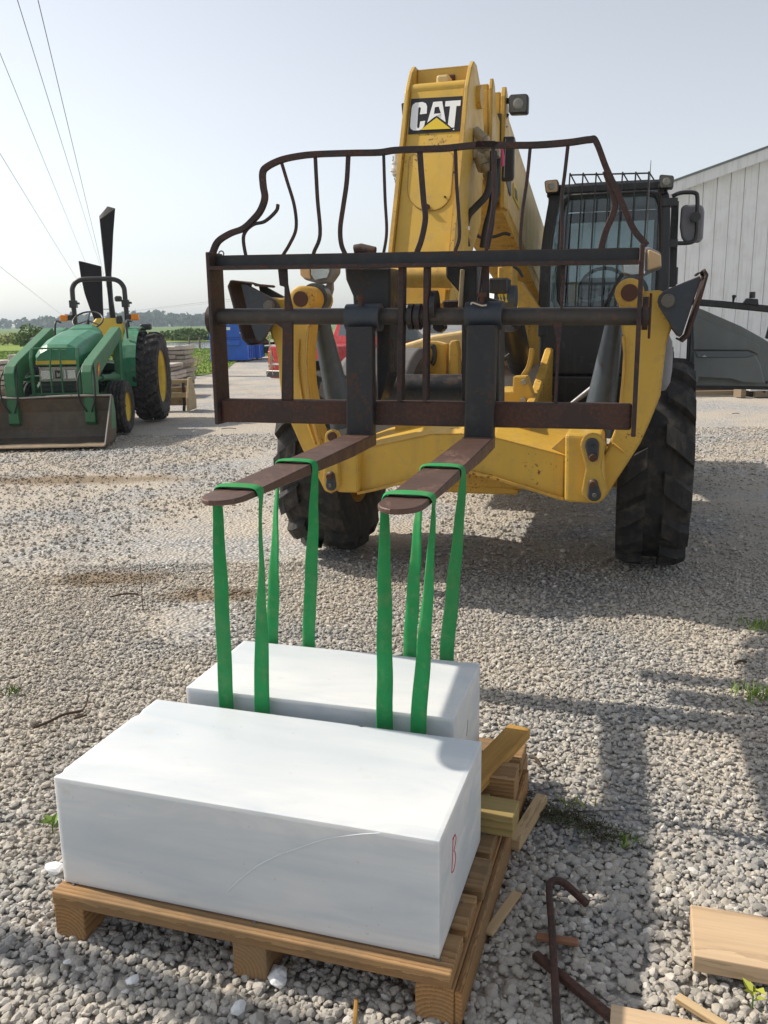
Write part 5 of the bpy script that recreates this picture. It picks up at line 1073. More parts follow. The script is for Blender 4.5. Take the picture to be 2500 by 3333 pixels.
# grille guard
gg = MB(); XG = 11.93
for x in (-.30, .30): gg._bar([(XT + x, 12.0, 1.25), (XT + x * 1.03, XG, 1.12), (XT + x * 1.03, XG, .62), (XT + x * .85, XG + .02, .40)], .045, .04, (1, 0, 0))
for z_ in (1.25, .64, .52): gg._bar([(XT - .30, 12.0 if z_ > 1.2 else XG, z_), (XT + .30, 12.0 if z_ > 1.2 else XG, z_)], .03, .025)
for x in (-.05, .06): gg._bar([(XT + x, 12.0, 1.25), (XT + x * 1.3, XG, 1.0), (XT + x * 1.3, XG, .64)], .028, .02, (1, 0, 0))
gg.box(XT - .28, XT + .28, XG + .0, XG + .03, .40, .52); gg.build('grille_guard', 'loader_green', tr, .005)
# dash, steering, seat, platform, fenders
MB().loft([hs(13.42, .34, 1.50, 1.34, 1.02), hs(13.62, .26, 1.56, 1.44, 1.0)]).build('dash', 'tractor_green', tr, .02, 2)
b = MB(); c_ = np.array([XT + .02, 13.78, 1.62]); ax1 = np.array([1, 0, 0]); ax2 = np.array([0, .80, .60]) * 1.0
b.tube([c_ + .225 * (ax1 * math.cos(a) + ax2 * math.sin(a)) for a in np.linspace(0, 2 * math.pi, 25)[:-1]], .014, n=7, closed=True)
for a in (math.pi * .5, math.pi * 1.17, math.pi * 1.83): b._bar([c_, c_ + .22 * (ax1 * math.cos(a) + ax2 * math.sin(a))], .022, .014)
b.cyl(c_, c_ + np.array([0, -.15, -.28]), .028, n=8); b.build('steering_wheel', 'black_paint', tr)
b = MB(); sx_ = XT + .12
b.loft([[(sx_ - .25, 14.2, 1.12), (sx_ + .25, 14.2, 1.12), (sx_ + .25, 14.2, 1.22), (sx_ - .25, 14.2, 1.22)], [(sx_ - .26, 14.62, 1.10), (sx_ + .26, 14.62, 1.10), (sx_ + .26, 14.62, 1.22), (sx_ - .26, 14.62, 1.22)]])
b.loft([[(sx_ - .27, 14.50, 1.15), (sx_ + .27, 14.50, 1.15), (sx_ + .27, 14.64, 1.15), (sx_ - .27, 14.64, 1.15)], [(sx_ - .26, 14.60, 1.48), (sx_ + .26, 14.60, 1.48), (sx_ + .26, 14.72, 1.48), (sx_ - .26, 14.72, 1.48)], [(sx_ - .19, 14.63, 1.56), (sx_ + .19, 14.63, 1.56), (sx_ + .19, 14.72, 1.56), (sx_ - .19, 14.72, 1.56)]])
b.box(sx_ - .15, sx_ + .15, 14.3, 14.6, .95, 1.12); b.v = [(x, y, z + .10) for x, y, z in b.v]; b.build('seat', 'seat_vinyl', tr, .04, 3)
MB().box(XT - .62, XT + .62, 13.45, 14.3, .55, .60).build('platform', 'dark_green', tr, .01)
for sx in (-1, 1):
    fe = MB(); xi, xo = XT + sx * .50, XT + sx * .70
    secs = []
    for k in range(9):
        a = R(-98 + 128 * k / 8); y, z_ = 14.50 + .79 * math.sin(a), .715 + .79 * math.cos(a)
        secs.append([(xi, y, z_), (xo, y, z_), (xo, y + .012 * math.sin(a), z_ + .012), (xi, y + .012, z_ + .012)])
    fe.loft(secs); 
    fe.prism([(xi, 14.5 + .79 * math.sin(R(a)), .715 + .79 * math.cos(R(a))) for a in (-98, -82, -66, -50, -34, -18, -2, 14, 30)] + [(xi, 14.85, .95), (xi, 13.9, .62)], (.02 * -sx, 0, 0)); fo = fe.build('fender', 'tractor_green', tr, .008)
    MB().tube(catmull([(xi + sx * .06, 13.98, 1.34), (xi + sx * .05, 14.02, 1.56), (xi + sx * .05, 14.12, 1.62), (xi + sx * .06, 14.36, 1.60)], 5), .016, n=8).build('grab_rail', 'black_paint', fo)
    if sx > 0: MB().box(XT + .72 - .10, XT + .72 + .08, 14.70, 14.82, 1.46, 1.56).build('fender_lamp', 'black_paint', fo, .02)
# roll bar
rb = MB().tube(catmull([(XT - .42, 14.72, .75), (XT - .42, 14.70, 1.5), (XT - .42, 14.68, 2.0), (XT - .40, 14.68, 2.17), (XT - .28, 14.68, 2.27), (XT, 14.68, 2.285), (XT + .28, 14.68, 2.27), (XT + .40, 14.68, 2.17), (XT + .42, 14.68, 2.0), (XT + .42, 14.70, 1.5), (XT + .42, 14.72, .75)], 6), .040, n=10).build('roll_bar', 'black_paint', tr)
b = MB()
for sx in (-1, 1): b.box(XT + sx * .42 - .055, XT + sx * .42 + .055, 14.62, 14.74, 1.83, 1.95); b.cyl((XT + sx * .42 + .05, 14.68, 1.90), (XT + sx * .42 + .10, 14.68, 1.90), .02, n=6)
b.build('hinge_bracket', 'black_paint', rb, .006)
for sx in (-1, 1):
    al = MB().box(XT + sx * .57 - .062, XT + sx * .57 + .062, 14.58, 14.66, 1.615, 1.72).build('warning_lamp', 'amber_lens', tr, .02, 3)
    MB().box(XT + sx * .475 - .04, XT + sx * .475 + .035, 14.60, 14.66, 1.63, 1.715).build('lamp_mount', 'black_paint', al, .006)
MB().box(XT + .26, XT + .37, 14.60, 14.70, 1.92, 2.01).build('work_lamp', 'black_paint', tr, .02); MB().box(XT + .26, XT + .36, 14.58, 14.68, 1.56, 1.70).build('work_lamp', 'black_paint', tr, .02)
# front loader
ld = MB()
def larm(xc):
    b = MB(); w = .135
    outl = [(13.62, 1.44), (13.50, 1.52), (11.86, 1.10), (11.68, 1.03), (11.60, .94), (11.62, .28), (11.68, .24), (11.84, .24), (11.90, .30), (11.94, .80), (12.06, .88), (13.45, 1.32), (13.56, 1.32)]
    b.prism([(xc - w / 2, y, z) for y, z in outl], (w, 0, 0)); b.build('loader_arm', 'loader_green', ldr, .010, 2)
    b = MB(); b.prism([(xc - .05, 13.40, .55), (xc - .05, 13.62, .50), (xc - .05, 13.66, 1.46), (xc - .05, 13.50, 1.46)], (.10, 0, 0)); b.prism([(xc - .04, 12.35, .46), (xc - .04, 13.45, .46), (xc - .04, 13.45, .80), (xc - .04, 13.2, .86), (xc - .04, 12.6, .60)], (.05, 0, 0)); b.build('loader_mast', 'loader_green', ldr, .008)
    b = MB(); b.cyl((xc + .0, 13.35, .78), (xc, 12.35, .82), .048, n=14); b.cyl((xc, 12.35, .82), (xc, 12.0, .84), .026, n=10); b.build('lift_ram', 'loader_green', ldr)
    b = MB(); b.cyl((xc, 11.86, 1.00), (xc + .0, 11.66, .50), .040, n=12); b.build('bucket_ram', 'loader_green', ldr)
    for k in (-1, 1): MB().tube(catmull([(xc + .06 * k, 11.75, 1.05), (xc + .11 * k, 11.58, .85), (xc + .10 * k, 11.55, .60), (xc + .03 * k, 11.60, .42)], 5), .012, n=6).build('loader_hose', 'hose_rubber', ldr)
ldr = MB().box(XT - .62, XT + .60, 12.42, 12.58, .50, .60).build('front_loader', 'loader_green', tr, .01)
for xc in (XT - .51, XT + .49): larm(xc)
MB()._bar([(XT - .51, 11.75, .36), (XT + .49, 11.75, .36)], .07, .07).build('cross_tube', 'loader_green', ldr, .01)
MB().prism([(XT + .560, y, z) for y, z in ((11.90, .86), (12.02, .90), (12.06, 1.05), (11.94, 1.02))], (.004, 0, 0)).build('arm_decal', 'red_decal', ldr)
MB().prism([(XT + .565, y, z) for y, z in ((11.94, .91), (11.985, .95), (12.02, .93), (12.00, .97), (12.03, 1.01), (11.975, .985), (11.955, 1.0))], (.003, 0, 0)).build('decal_mark', 'yellow_decal', ldr)
MB().box(XT + .559, XT + .563, 11.70, 11.75, .50, .62).build('arm_label', 'white_decal', ldr)
# bucket
xb0, xb1 = XT - .98, XT + .80
prof = [(11.02, .045), (11.55, .03), (11.66, .08), (11.71, .18), (11.72, .42), (11.66, .60), (11.60, .62)]
bk = MB(); secs = [[(x, y, z) for y, z in prof] for x in (xb0, xb1)]
V = secs[0] + secs[1]; n_ = len(prof); bk.add(V, [(i, i + 1, n_ + i + 1, n_ + i) for i in range(n_ - 1)], False)
bk = bk.build('bucket', 'bucket_steel', ldr); so = bk.modifiers.new('solid', 'SOLIDIFY'); so.thickness = .014; so.offset = 0
for x in (xb0, xb1 - .014):
    MB().prism([(x, y, z) for y, z in [(11.04, .03), (11.55, .02), (11.68, .08), (11.73, .18), (11.74, .42), (11.67, .63), (11.58, .64)]], (.014, 0, 0)).build('bucket_side', 'bucket_steel', bk)
b = MB(); b.prism([(xb1 + .0005, y, z) for y, z in ((11.42, .20), (11.70, .20), (11.72, .42), (11.66, .60), (11.58, .615))], (.002, 0, 0)); b.build('side_paint', 'loader_green', bk)
MB()._bar([(xb0, 11.585, .635), (XT - .35, 11.585, .622), (XT + .2, 11.585, .64), (xb1, 11.585, .64)], .05, .022).build('bucket_lip', 'dull_metal', bk, .004)
MB().box(xb0, xb1, 10.98, 11.16, .030, .052).build('cutting_edge', 'bare_edge', bk, .004)
MB()._bar([(xb1 - .006, 11.03, .03), (xb1 - .006, 11.57, .63)], .016, .012, (0, 0, 1)).build('side_edge', 'dull_metal', bk)
# box blade behind the tractor
BX = G((628, 1345)); by = 16.0; bxr = PY((628, 1330), by)[0]
bb_ = thing('box_blade', 'beige steel box blade implement on the ground behind the tractor', 'implement', WORLD, (bxr - .8, by, 0))
for x in (bxr - 1.75, bxr - .05):
    MB().prism([(x, y, z) for y, z in ((by - .30, .02), (by + .35, .0), (by + .35, .22), (by + .06, .60), (by - .06, .60), (by - .30, .25))], (.05, 0, 0)).build('side_plate', 'beige_paint', bb_, .008)
for (y, z, r_) in ((by + .0, .52, .04),): MB()._bar([(bxr - 1.72, y, z), (bxr - .04, y, z)], .08, .08).build('top_bar', 'beige_paint', bb_, .006)
MB().box(bxr - 1.70, bxr - .06, by + .10, by + .14, .08, .42).build('blade', 'beige_paint', bb_, .006); MB().box(bxr - 1.70, bxr - .06, by - .10, by + .02, .24, .33).build('shank_bar', 'beige_paint', bb_, .006)
for k in range(5): MB()._bar([(bxr - 1.5 + .34 * k, by - .05, .5), (bxr - 1.5 + .34 * k, by - .06, .10), (bxr - 1.5 + .34 * k, by - .12, .01)], .03, .05, (1, 0, 0)).build('ripper_shank', 'rust_bar', bb_)

# ---- steel fins
def fin(pts, y, lab, thick):
    P_ = [PY(p, y) for p in pts]; P_[-1][2] = -.05; P_[-2][2] = -.05
    root = thing('steel_fin', lab, 'sculpture', WORLD, (P_[-1][0], y, 0)); return P_, root
FY = 27.0
P_, root = fin([cA(528, 517), cA(680, 552), cA(688, 600), cA(690, 760), cA(697, 925), cA(712, 1100), cA(690, 1100)], FY, 'short dark steel fin leaning behind the tractor roll bar', .3)
lf = [cA(528, 517), cA(543, 620), cA(570, 740), cA(605, 840), cA(640, 925), cA(690, 1100)]; rt = [cA(680, 552), cA(686, 640), cA(690, 760), cA(694, 850), cA(697, 925), cA(712, 1100)]
def finbuild(lf, rt, y, lab, d0, mid=None):
    L_, R_ = [PY(p, y) for p in lf], [PY(p, y) for p in rt]; L_[-1][2] = R_[-1][2] = -.05
    b = MB(); secs = []
    for a, c in zip(L_, R_): secs.append([a, c, c + np.array([-.05, d0, 0]), a + np.array([.05, d0 * .6, 0])])
    b.loft(secs); return b
finbuild(lf, rt, FY, '', .22).build('fin_blade', 'fin_steel', root, .01)
lf2 = [cA(669, 215), cA(688, 400), cA(712, 620), cA(728, 760), cA(740, 900), cA(752, 1100)]; rt2 = [cA(778, 162), cA(765, 330), cA(748, 600), cA(756, 780), cA(785, 930), cA(830, 1100)]
q = PY(cA(790, 1000), FY + 1); root = thing('steel_fin', 'tall narrow dark steel fin with pointed top behind the tractor', 'sculpture', WORLD, (q[0], FY + 1, 0))
L_, R_ = [PY(p, FY + 1) for p in lf2], [PY(p, FY + 1) for p in rt2]; L_[-1][2] = R_[-1][2] = -.05
Mq = [PY(p, FY + 1) + np.array([0, -.12, 0]) for p in (cA(682, 240), cA(702, 400), cA(724, 620), cA(738, 760), cA(756, 900), cA(790, 1100))]
b = MB(); secs = [[l, m_, r_, (l + r_) / 2 + np.array([0, .35, 0])] for l, m_, r_ in zip(L_, Mq, R_)]
tp = PY(cA(715, 143), FY + 1) + np.array([0, .15, 0]); b.loft(secs, cap=False); b.add(secs[0] + [tp], [(0, 1, 4), (1, 2, 4), (2, 3, 4), (3, 0, 4)]); b.build('fin_blade', 'fin_steel', root)

# ---- stacked flagstones
def stack(lab, x0, x1, y0, y1, h, nl, seed, pale=0):
    r = random.Random(seed); root = thing('flagstone_stack', lab, 'stone stack', WORLD, ((x0 + x1) / 2, (y0 + y1) / 2, 0), 'stacked flagstones')
    b = MB()
    for x in np.linspace(x0, x1 - .1, 4): b.box(x, x + .1, y0, y1, .0, .09)
    b.box(x0, x1, y0, y1, .09, .115); b.build('pallet', 'old_wood', root)
    z = .115
    for k in range(nl):
        t = (h - .115) / nl; x = x0 - r.uniform(0, .05)
        while x < x1 - .1:
            w = r.uniform(.45, 1.1); xe = min(x + w, x1 + r.uniform(-.08, .06)); a = [(x + r.uniform(-.03, .03), y0 + r.uniform(-.06, .06)), ((x + xe) / 2, y0 + r.uniform(-.07, .05)), (xe + r.uniform(-.03, .0), y0 + r.uniform(-.05, .07)), (xe + r.uniform(-.05, .03), y1 + r.uniform(-.1, .05)), (x + r.uniform(-.02, .05), y1 + r.uniform(-.1, .05))]
            zz = z + r.uniform(0, .008)
            MB().prism([(p, q_, zz + r.uniform(-.004, .004)) for p, q_ in a], (0, 0, t * r.uniform(.72, .95))).build('slab', 'rock_slab_pale' if (k == nl - 1 or r.random() < pale) else 'rock_slab', root, .012)
            x = xe + r.uniform(.01, .05)
        z += t
q = PY(cQ(100, 640), 22.5); q2 = PY(cQ(390, 700), 22.5)
stack('tall stack of grey flagstones on a pallet behind the rear tractor wheel', q[0] - .6, q2[0], 22.2, 23.3, 1.02, 8, 3)
q2 = PY(cQ(285, 780), 19.3); stack('lower pale flagstone stack in front of the tall stack', q2[0] - 1.3, q2[0], 19.0, 20.0, .72, 7, 5, .6)
q, q2 = PY(cN(265, 860), 19.5), PY(cN(520, 950), 19.5); stack('pale rock stack seen between the loader arms', q[0] - .1, q2[0] + .5, 19.2, 20.2, .95, 7, 9, .8)
q2 = PY(cN(60, 900), 20.5); stack('pale flagstone stack left of the loader', q2[0] - 1.5, q2[0] + .1, 20.2, 21.2, .80, 6, 12, .7)

# ---- dumpsters
def dumpster(lab, x0, x1, y0, y1, h, det=True):
    d = thing('dumpster', lab, 'dumpster', WORLD, ((x0 + x1) / 2, (y0 + y1) / 2, 0), 'blue dumpsters')
    bo = MB().box(x0, x1, y0, y1, .06, h).build('body', 'blue_paint', d, .02)
    b = MB()
    for z in (.06, h * .55, h - .06): b.box(x0 - .03, x1 + .03, y0 - .03, y1 + .03, z, z + .05)
    for i in range(3): xx = x1 + .0; yy = y0 + (y1 - y0) * (.2 + .3 * i); b.box(x1, x1 + .05, yy, yy + .10, .1, h - .05)
    b.build('ribs', 'blue_paint', bo, .006)
    b = MB()
    for yy in (y0 + .1, y1 - .2):
        for xx in (x0 + .1, x1 - .2): b.box(xx, xx + .1, yy, yy + .1, 0, .06)
    b.build('skids', 'black_paint', d)
    if det:
        xc = (x0 + x1) / 2 + .10
        MB().box(xc - .38, xc + .36, y0 - .10, y0 - .031, h * .40, h * .53).build('fork_pocket', 'blue_paint', bo, .012)
        MB().box(xc - .50, xc + .48, y0 - .045, y0 - .001, h * .60, h * .97).build('door', 'blue_paint', bo, .012)
        MB().box(xc - .15, xc + .0, y0 - .050, y0 - .046, h * .78, h * .85).build('label', 'white_decal', bo)
        MB().cyl((xc - .06, y0 - .046, h * .94), (xc - .06, y0 - .05, h * .94), .05, n=12).build('sticker', 'white_decal', bo)
        MB().box(xc + .34, xc + .37, y0 - .075, y0 - .046, h * .64, h * .74).build('handle', 'blue_paint', bo)
        b = MB(); b.box(x1 - .30, x1 - .22, y0 - .048, y0 - .046, h * .69, h * .725); b.build('small_label', 'white_decal', bo)
    return d
DY = G((770, 1177))[1]; x1_ = PY(cQ(1112, 700), DY)[0]
dumpster('blue steel dumpster with white label on its door by the lawn', x1_ - 1.55, x1_, DY, DY + 1.7, 1.64)
x2 = PY(cQ(1160, 600), DY + 1.9)[0]; x3 = PY(cQ(1246, 600), DY + 1.9)[0]
dumpster('lower blue dumpster half hidden behind the labelled one', x2 - .8, x3, DY + 1.85, DY + 3.4, 1.22, False)
# green garden cart
q = G((857, 1165)); ct = thing('garden_cart', 'small dark green garden cart behind the blue dumpsters', 'cart', WORLD, (q[0], q[1], 0))
MB().hexa([(q[0] - .30, q[1] - .5, .22), (q[0] + .30, q[1] - .5, .22), (q[0] + .30, q[1] + .5, .22), (q[0] - .30, q[1] + .5, .22), (q[0] - .42, q[1] - .62, .52), (q[0] + .42, q[1] - .62, .52), (q[0] + .42, q[1] + .62, .52), (q[0] - .42, q[1] + .62, .52)]).build('tub', 'dark_green', ct, .02)
for sx in (-1, 1):
    for sy in (-.4, .4): MB().lathe([(.06, -.04), (.13, -.045), (.15, -.02), (.15, .02), (.13, .045), (.06, .04)], (q[0] + sx * .36, q[1] + sy, .15), (1, 0, 0), 16, closed=True).build('wheel', 'tyre_rubber', ct)
MB().tube([(q[0], q[1] - .6, .25), (q[0] + .1, q[1] - 1.2, .12)], .015, n=6).build('handle', 'black_paint', ct)

# ---- red pickup (length along local v)
PK = Frame(38.0, tuple(PY((868, 1180), 18.2)[:2]))
pk = thing('pickup_truck', 'red pickup truck parked behind the yellow stabilizer arm', 'truck', PK, (.85, 2.3, 0))
def ps(v, w, z0, z1, inset=.0): return [(.85 - w, v, z0), (.85 + w, v, z0), (.85 + w, v, z1 - .10), (.85 + w - .03 - inset, v, z1), (.85 - w + .03 + inset, v, z1), (.85 - w, v, z1 - .10)]
bd = MB().loft([ps(0, .80, .48, 1.06), ps(.06, .83, .42, 1.08), ps(1.9, .84, .40, 1.08), ps(3.45, .84, .40, 1.08), ps(4.5, .80, .42, 1.0), ps(4.72, .74, .45, .92)]).build('body', 'red_paint', pk, .03, 3)
cb = MB().loft([ps(1.95, .80, 1.05, 1.10), ps(2.05, .70, 1.05, 1.60, .05), ps(2.9, .70, 1.05, 1.62, .05), ps(3.55, .78, 1.05, 1.10)]).build('cabin', 'red_paint', pk, .03, 3)
b = MB()
for sx in (-1, 1): b.prism([(.85 + sx * .79, 2.12, 1.12), (.85 + sx * .79, 3.38, 1.12), (.85 + sx * .70, 2.92, 1.54), (.85 + sx * .70, 2.14, 1.54)], (sx * .012, 0, 0))
b.prism([(.25, 1.975, 1.14), (1.45, 1.975, 1.14), (1.40, 2.035, 1.53), (.30, 2.035, 1.53)], (0, -.012, 0)); b.build('window', 'car_glass', cb)
b = MB(); b.prism([(.85 - .803, 2.46, 1.10), (.85 - .803, 2.54, 1.10), (.85 - .712, 2.52, 1.56), (.85 - .712, 2.46, 1.56)], (-.012, 0, 0)); b.build('door_pillar', 'red_paint', cb)
MB().box(-.10, .03, 3.0, 3.12, 1.10, 1.26).build('door_mirror', 'black_paint', pk, .03, 2)
MB().box(.06, 1.64, -.10, .04, .46, .60).build('rear_bumper', 'black_paint', pk, .02); MB().box(.78, .92, -.22, -.05, .36, .42).build('tow_hitch', 'black_paint', pk, .01)
for sx in (-1, 1): MB().box(.85 + sx * .74 - .06, .85 + sx * .74 + .06, -.012, .02, .72, .98).build('tail_lamp', 'red_decal', pk, .01)
MB().box(.06, 1.64, -.006, .0, .70, .74).build('trim_strip', 'sheet_white', pk); MB().box(.0, .008, .2, 4.4, .66, .70).build('trim_strip', 'sheet_white', pk)
for sx in (-.76, .76):
    for vv in (1.0, 3.95):
        w = MB().lathe([(.20, -.09), (.33, -.10), (.355, -.06), (.355, .06), (.33, .10), (.20, .09)], (.85 + sx, vv, .355), (1, 0, 0), 28, closed=True).build('wheel', 'tyre_rubber', pk)
        MB().lathe([(.20, .07), (.19, .09), (.12, .06), (.001, .07)], (.85 + sx, vv, .355), (math.copysign(1, sx), 0, 0), 20).build('rim', 'dull_metal', w)

# ---- boards and sheets by the building
def obj_at(name, mb, mat, loc, rz=0, tilt=(0, 0), bevel=.002):
    me = mb.mesh(name); me.materials.append(M[mat]); o = bpy.data.objects.new(name, me); col.objects.link(o); o.location = loc; o.rotation_euler = (tilt[0], tilt[1], rz)
    if bevel: bm_ = o.modifiers.new('bevel', 'BEVEL'); bm_.width = bevel; bm_.segments = 2; bm_.limit_method = 'ANGLE'; bm_.angle_limit = R(35)
    return o
def board(name, L_, W_, H_, mat, loc, rz, label, cat, tilt=(0, 0), group=None, bevel=.003):
    o = obj_at(name, MB().box(-L_ / 2, L_ / 2, -W_ / 2, W_ / 2, 0, H_), mat, loc, rz, tilt, bevel); tag(o, label, cat, group); return o
q = G(cL(640, 1838)); board('timber', 2.6, .14, .10, 'old_wood', (q[0] + .4, q[1] + .3, 0), .02, 'weathered timber lying nearest the open cab door at the building', 'timber')
q2 = G(cL(1000, 1815)); board('beam', 4.6, .16, .17, 'brown_board', (q2[0] + .3, q2[1] + .55, .0), -.03, 'long brown beam lying on the gravel below the open cab door', 'beam')
board('channel', 2.2, .30, .20, 'orange_paint', (q[0] + .5, q[1] + 1.3, .17), -.02, 'orange painted steel channel lying behind the brown beam', 'channel')
board('plank', 3.2, .10, .05, 'brown_board', (q2[0] + .6, q2[1] + .5, .17), .06, 'thin rust brown plank lying on top of the long beam', 'plank')
q = G(cL(1300, 1838)); board('wood_block', .10, .30, .16, 'old_wood', (q[0], q[1] + .1, 0), .1, 'short pale wood block standing under the thin plank end', 'block')
q = G(cL(1480, 1838)); pr2 = thing('scrap_pallet', 'old grey pallet under white wrapped sheets near the building', 'pallet', WORLD, (q[0] + .6, q[1] + .5, 0))
for k in range(3): MB().box(q[0], q[0] + 1.2, q[1] + .45 * k, q[1] + .45 * k + .09, 0, .09).build('runner', 'old_wood', pr2)
for k in range(6): MB().box(q[0] + .21 * k, q[0] + .21 * k + .14, q[1], q[1] + 1.0, .09, .115).build('deck_board', 'old_wood', pr2)
o = obj_at('wrapped_sheets', MB().prism([(-.75, -.5, 0), (.75, -.5, 0), (.75, -.5, .10), (.1, -.5, .17), (-.55, -.5, .16), (-.75, -.5, .04)], (0, 1.0, 0)), 'sheet_white', (q[0] + .62, q[1] + .5, .117), .03, (0, 0), .03); tag(o, 'white plastic wrapped sheets lying on the old grey pallet', 'sheets')

# ================================================================== PALLET AND MARBLE BLOCKS
PF = Frame(17.5, (.1122, 1.7127))
pal = thing('wooden_pallet', 'heavy brown wooden pallet under the two white marble blocks', 'pallet', PF, (-.49, .5, 0))
def part_board(name, u0, u1, v0, v1, z0, z1, mat, along, parent):
    """board as its own object, long axis on local X so the grain follows it"""
    c_ = np.array([(u0 + u1) / 2, (v0 + v1) / 2, (z0 + z1) / 2]) - o_base[pal.name]
    a, b_ = (u1 - u0, v1 - v0) if along == 'u' else (v1 - v0, u1 - u0)
    mb = MB().box(-a / 2, a / 2, -b_ / 2, b_ / 2, -(z1 - z0) / 2, (z1 - z0) / 2); me = mb.mesh(name); me.materials.append(M[mat]); o = bpy.data.objects.new(name, me); col.objects.link(o); o.parent = parent
    o.location = c_; o.rotation_euler = (random.uniform(-.002, .002), random.uniform(-.002, .002), (0 if along == 'u' else R(90)) + random.uniform(-.003, .003))
    m_ = o.modifiers.new('bevel', 'BEVEL'); m_.width = .004; m_.segments = 2; return o
for u0 in (-1.022, -.508, -.048): part_board('stringer', u0, u0 + .090, -.034, 1.10, -.008, .088, 'post_wood', 'v', pal)
dv = [(-.038, .096), (.124, .252), (.282, .414), (.440, .556), (.60, .73), (.78, .91), (.965, 1.10)]
for i, (v0, v1) in enumerate(dv): part_board('deck_board', -1.014 - random.uniform(0, .012), .040 + random.uniform(-.006, .006), v0, v1, .0885, .1265, 'pallet_wood', 'u', pal)
for i, (v0, v1) in enumerate(dv):
    b = MB()
    for uu in (-.977, -.463, -.003):
        for f in (.28, .72): b.cyl((uu + random.uniform(-.012, .012), v0 + (v1 - v0) * f, .1255), (uu + random.uniform(-.012, .012), v0 + (v1 - v0) * f, .1272), .0042, n=7)
    o = b.build('nail_heads', 'foot_pin', pal)
# narrow side strip on the right stringer
part_board('side_board', .042, .060, -.03, 1.0, -.006, .082, 'post_wood', 'v', pal)

def chip_edges(bm, a, b_, h):
    """fine grid, softly rounded edges and small broken nicks along them"""
    for ax, L_ in ((0, 2 * a), (1, 2 * b_), (2, h)):
        n = int(L_ / .011)
        for k in range(1, n):
            p = [0, 0, 0]; p[ax] = (k / n) * L_ - (L_ / 2 if ax < 2 else 0); nn = [0, 0, 0]; nn[ax] = 1
            bmesh.ops.bisect_plane(bm, geom=bm.verts[:] + bm.edges[:] + bm.faces[:], plane_co=p, plane_no=nn)
    lim = ((-a, a), (-b_, b_), (0, h)); nicks = []
    for k in range(9):
        ax = RNG.integers(0, 3); p = [RNG.uniform(*lim[i]) for i in range(3)]
        for i in range(3):
            if i != ax: p[i] = lim[i][RNG.integers(0, 2)]
        nicks.append((np.array(p), RNG.uniform(.010, .016)))
    NP = np.array([q[0] for q in nicks]); NR = np.array([q[1] for q in nicks])
    for v in bm.verts:
        c = np.array(v.co); d = [min(c[i] - lim[i][0], lim[i][1] - c[i]) for i in range(3)]; near_ = [i for i in range(3) if d[i] < .0005]
        if len(near_) >= 2:
            pull = .0014
        else: pull = 0
        ds = np.linalg.norm(NP - c, axis=1); q = (1 - ds / NR).max()
        if q > 0: pull += min(.003, .4 * q * .010)
        if pull > 0:
            for i in near_: v.co[i] -= math.copysign(pull, c[i] - sum(lim[i]) / 2)
def marble(name, frame, u0, u1, v0, v1, z0, z1, label):
    c_ = frame.w(((u0 + u1) / 2, (v0 + v1) / 2, z0)); a, b_, h = (u1 - u0) / 2, (v1 - v0) / 2, z1 - z0
    bm = bmesh.new(); bmesh.ops.create_cube(bm, size=1.0)
    for v in bm.verts: v.co = Vector((v.co.x * 2 * a, v.co.y * 2 * b_, (v.co.z + .5) * h))
    chip_edges(bm, a, b_, h)
    me = bpy.data.meshes.new(name); bm.to_mesh(me); bm.free(); me.materials.append(M['marble']); o = bpy.data.objects.new(name, me); col.objects.link(o)
    o.location = Vector(c_); o.rotation_euler = (0, 0, -frame.yaw); tag(o, label, 'marble block', 'white marble blocks'); return o, a, b_, h
mb1, a1, b1_, h1 = marble('marble_block', PF, -1.010, 0, 0, .4865, .1285, .430, 'large white marble block with a red letter B on its end')
PF2 = Frame(16.53, (.190, 2.2759))
mb2, a2, b2_, h2 = marble('marble_block', PF2, -.848, 0, 0, .419, .166, .450, 'white marble block slung in green straps behind the lettered block')
def child_line(parent, pts, r, mat, name):
    me = MB().tube(pts, r, n=6).mesh(name); me.materials.append(M[mat]); o = bpy.data.objects.new(name, me); col.objects.link(o); o.parent = parent
def on_face(p, frame, kind):      # pixel -> local coords of block 1 on front / right face
    if kind == 'front': q_ = frame.at(p, 0.0)
    else: q_ = frame.atu(p, 0.0)
    return q_ - np.array([-a1, b1_, .1285])
Bs = [[(945, 1062), (948, 1000), (950, 940), (952, 900)], [(950, 900), (958, 868), (966, 862), (968, 880), (962, 920), (956, 945)], [(956, 945), (964, 955), (966, 985), (962, 1020), (955, 1050), (946, 1064)], [(950, 882), (964, 855)]]
for st_ in Bs: child_line(mb1, catmull([on_face(cW(*p), PF, 'r') + np.array([.0006, 0, 0]) for p in st_], 5), .0010, 'red_mark', 'red_letter')
child_line(mb1, catmull([on_face(p, PF, 'front') + np.array([0, -.0004, 0]) for p in (cU(1225, 1165), cU(1300, 1095), cU(1400, 1020), cU(1530, 955), cW(60, 950), cW(250, 885), cW(420, 858), cW(560, 848))], 5), .0011, 'pale_mark', 'saw_mark')
q_ = [PF2.atu(cW(*p), 0.0) - np.array([-a2, b2_, .166]) for p in ((1033, 235), (1030, 280), (1026, 325))]; child_line(mb2, [p + np.array([.0004, 0, 0]) for p in q_], .0010, 'lens_dark', 'scratch')
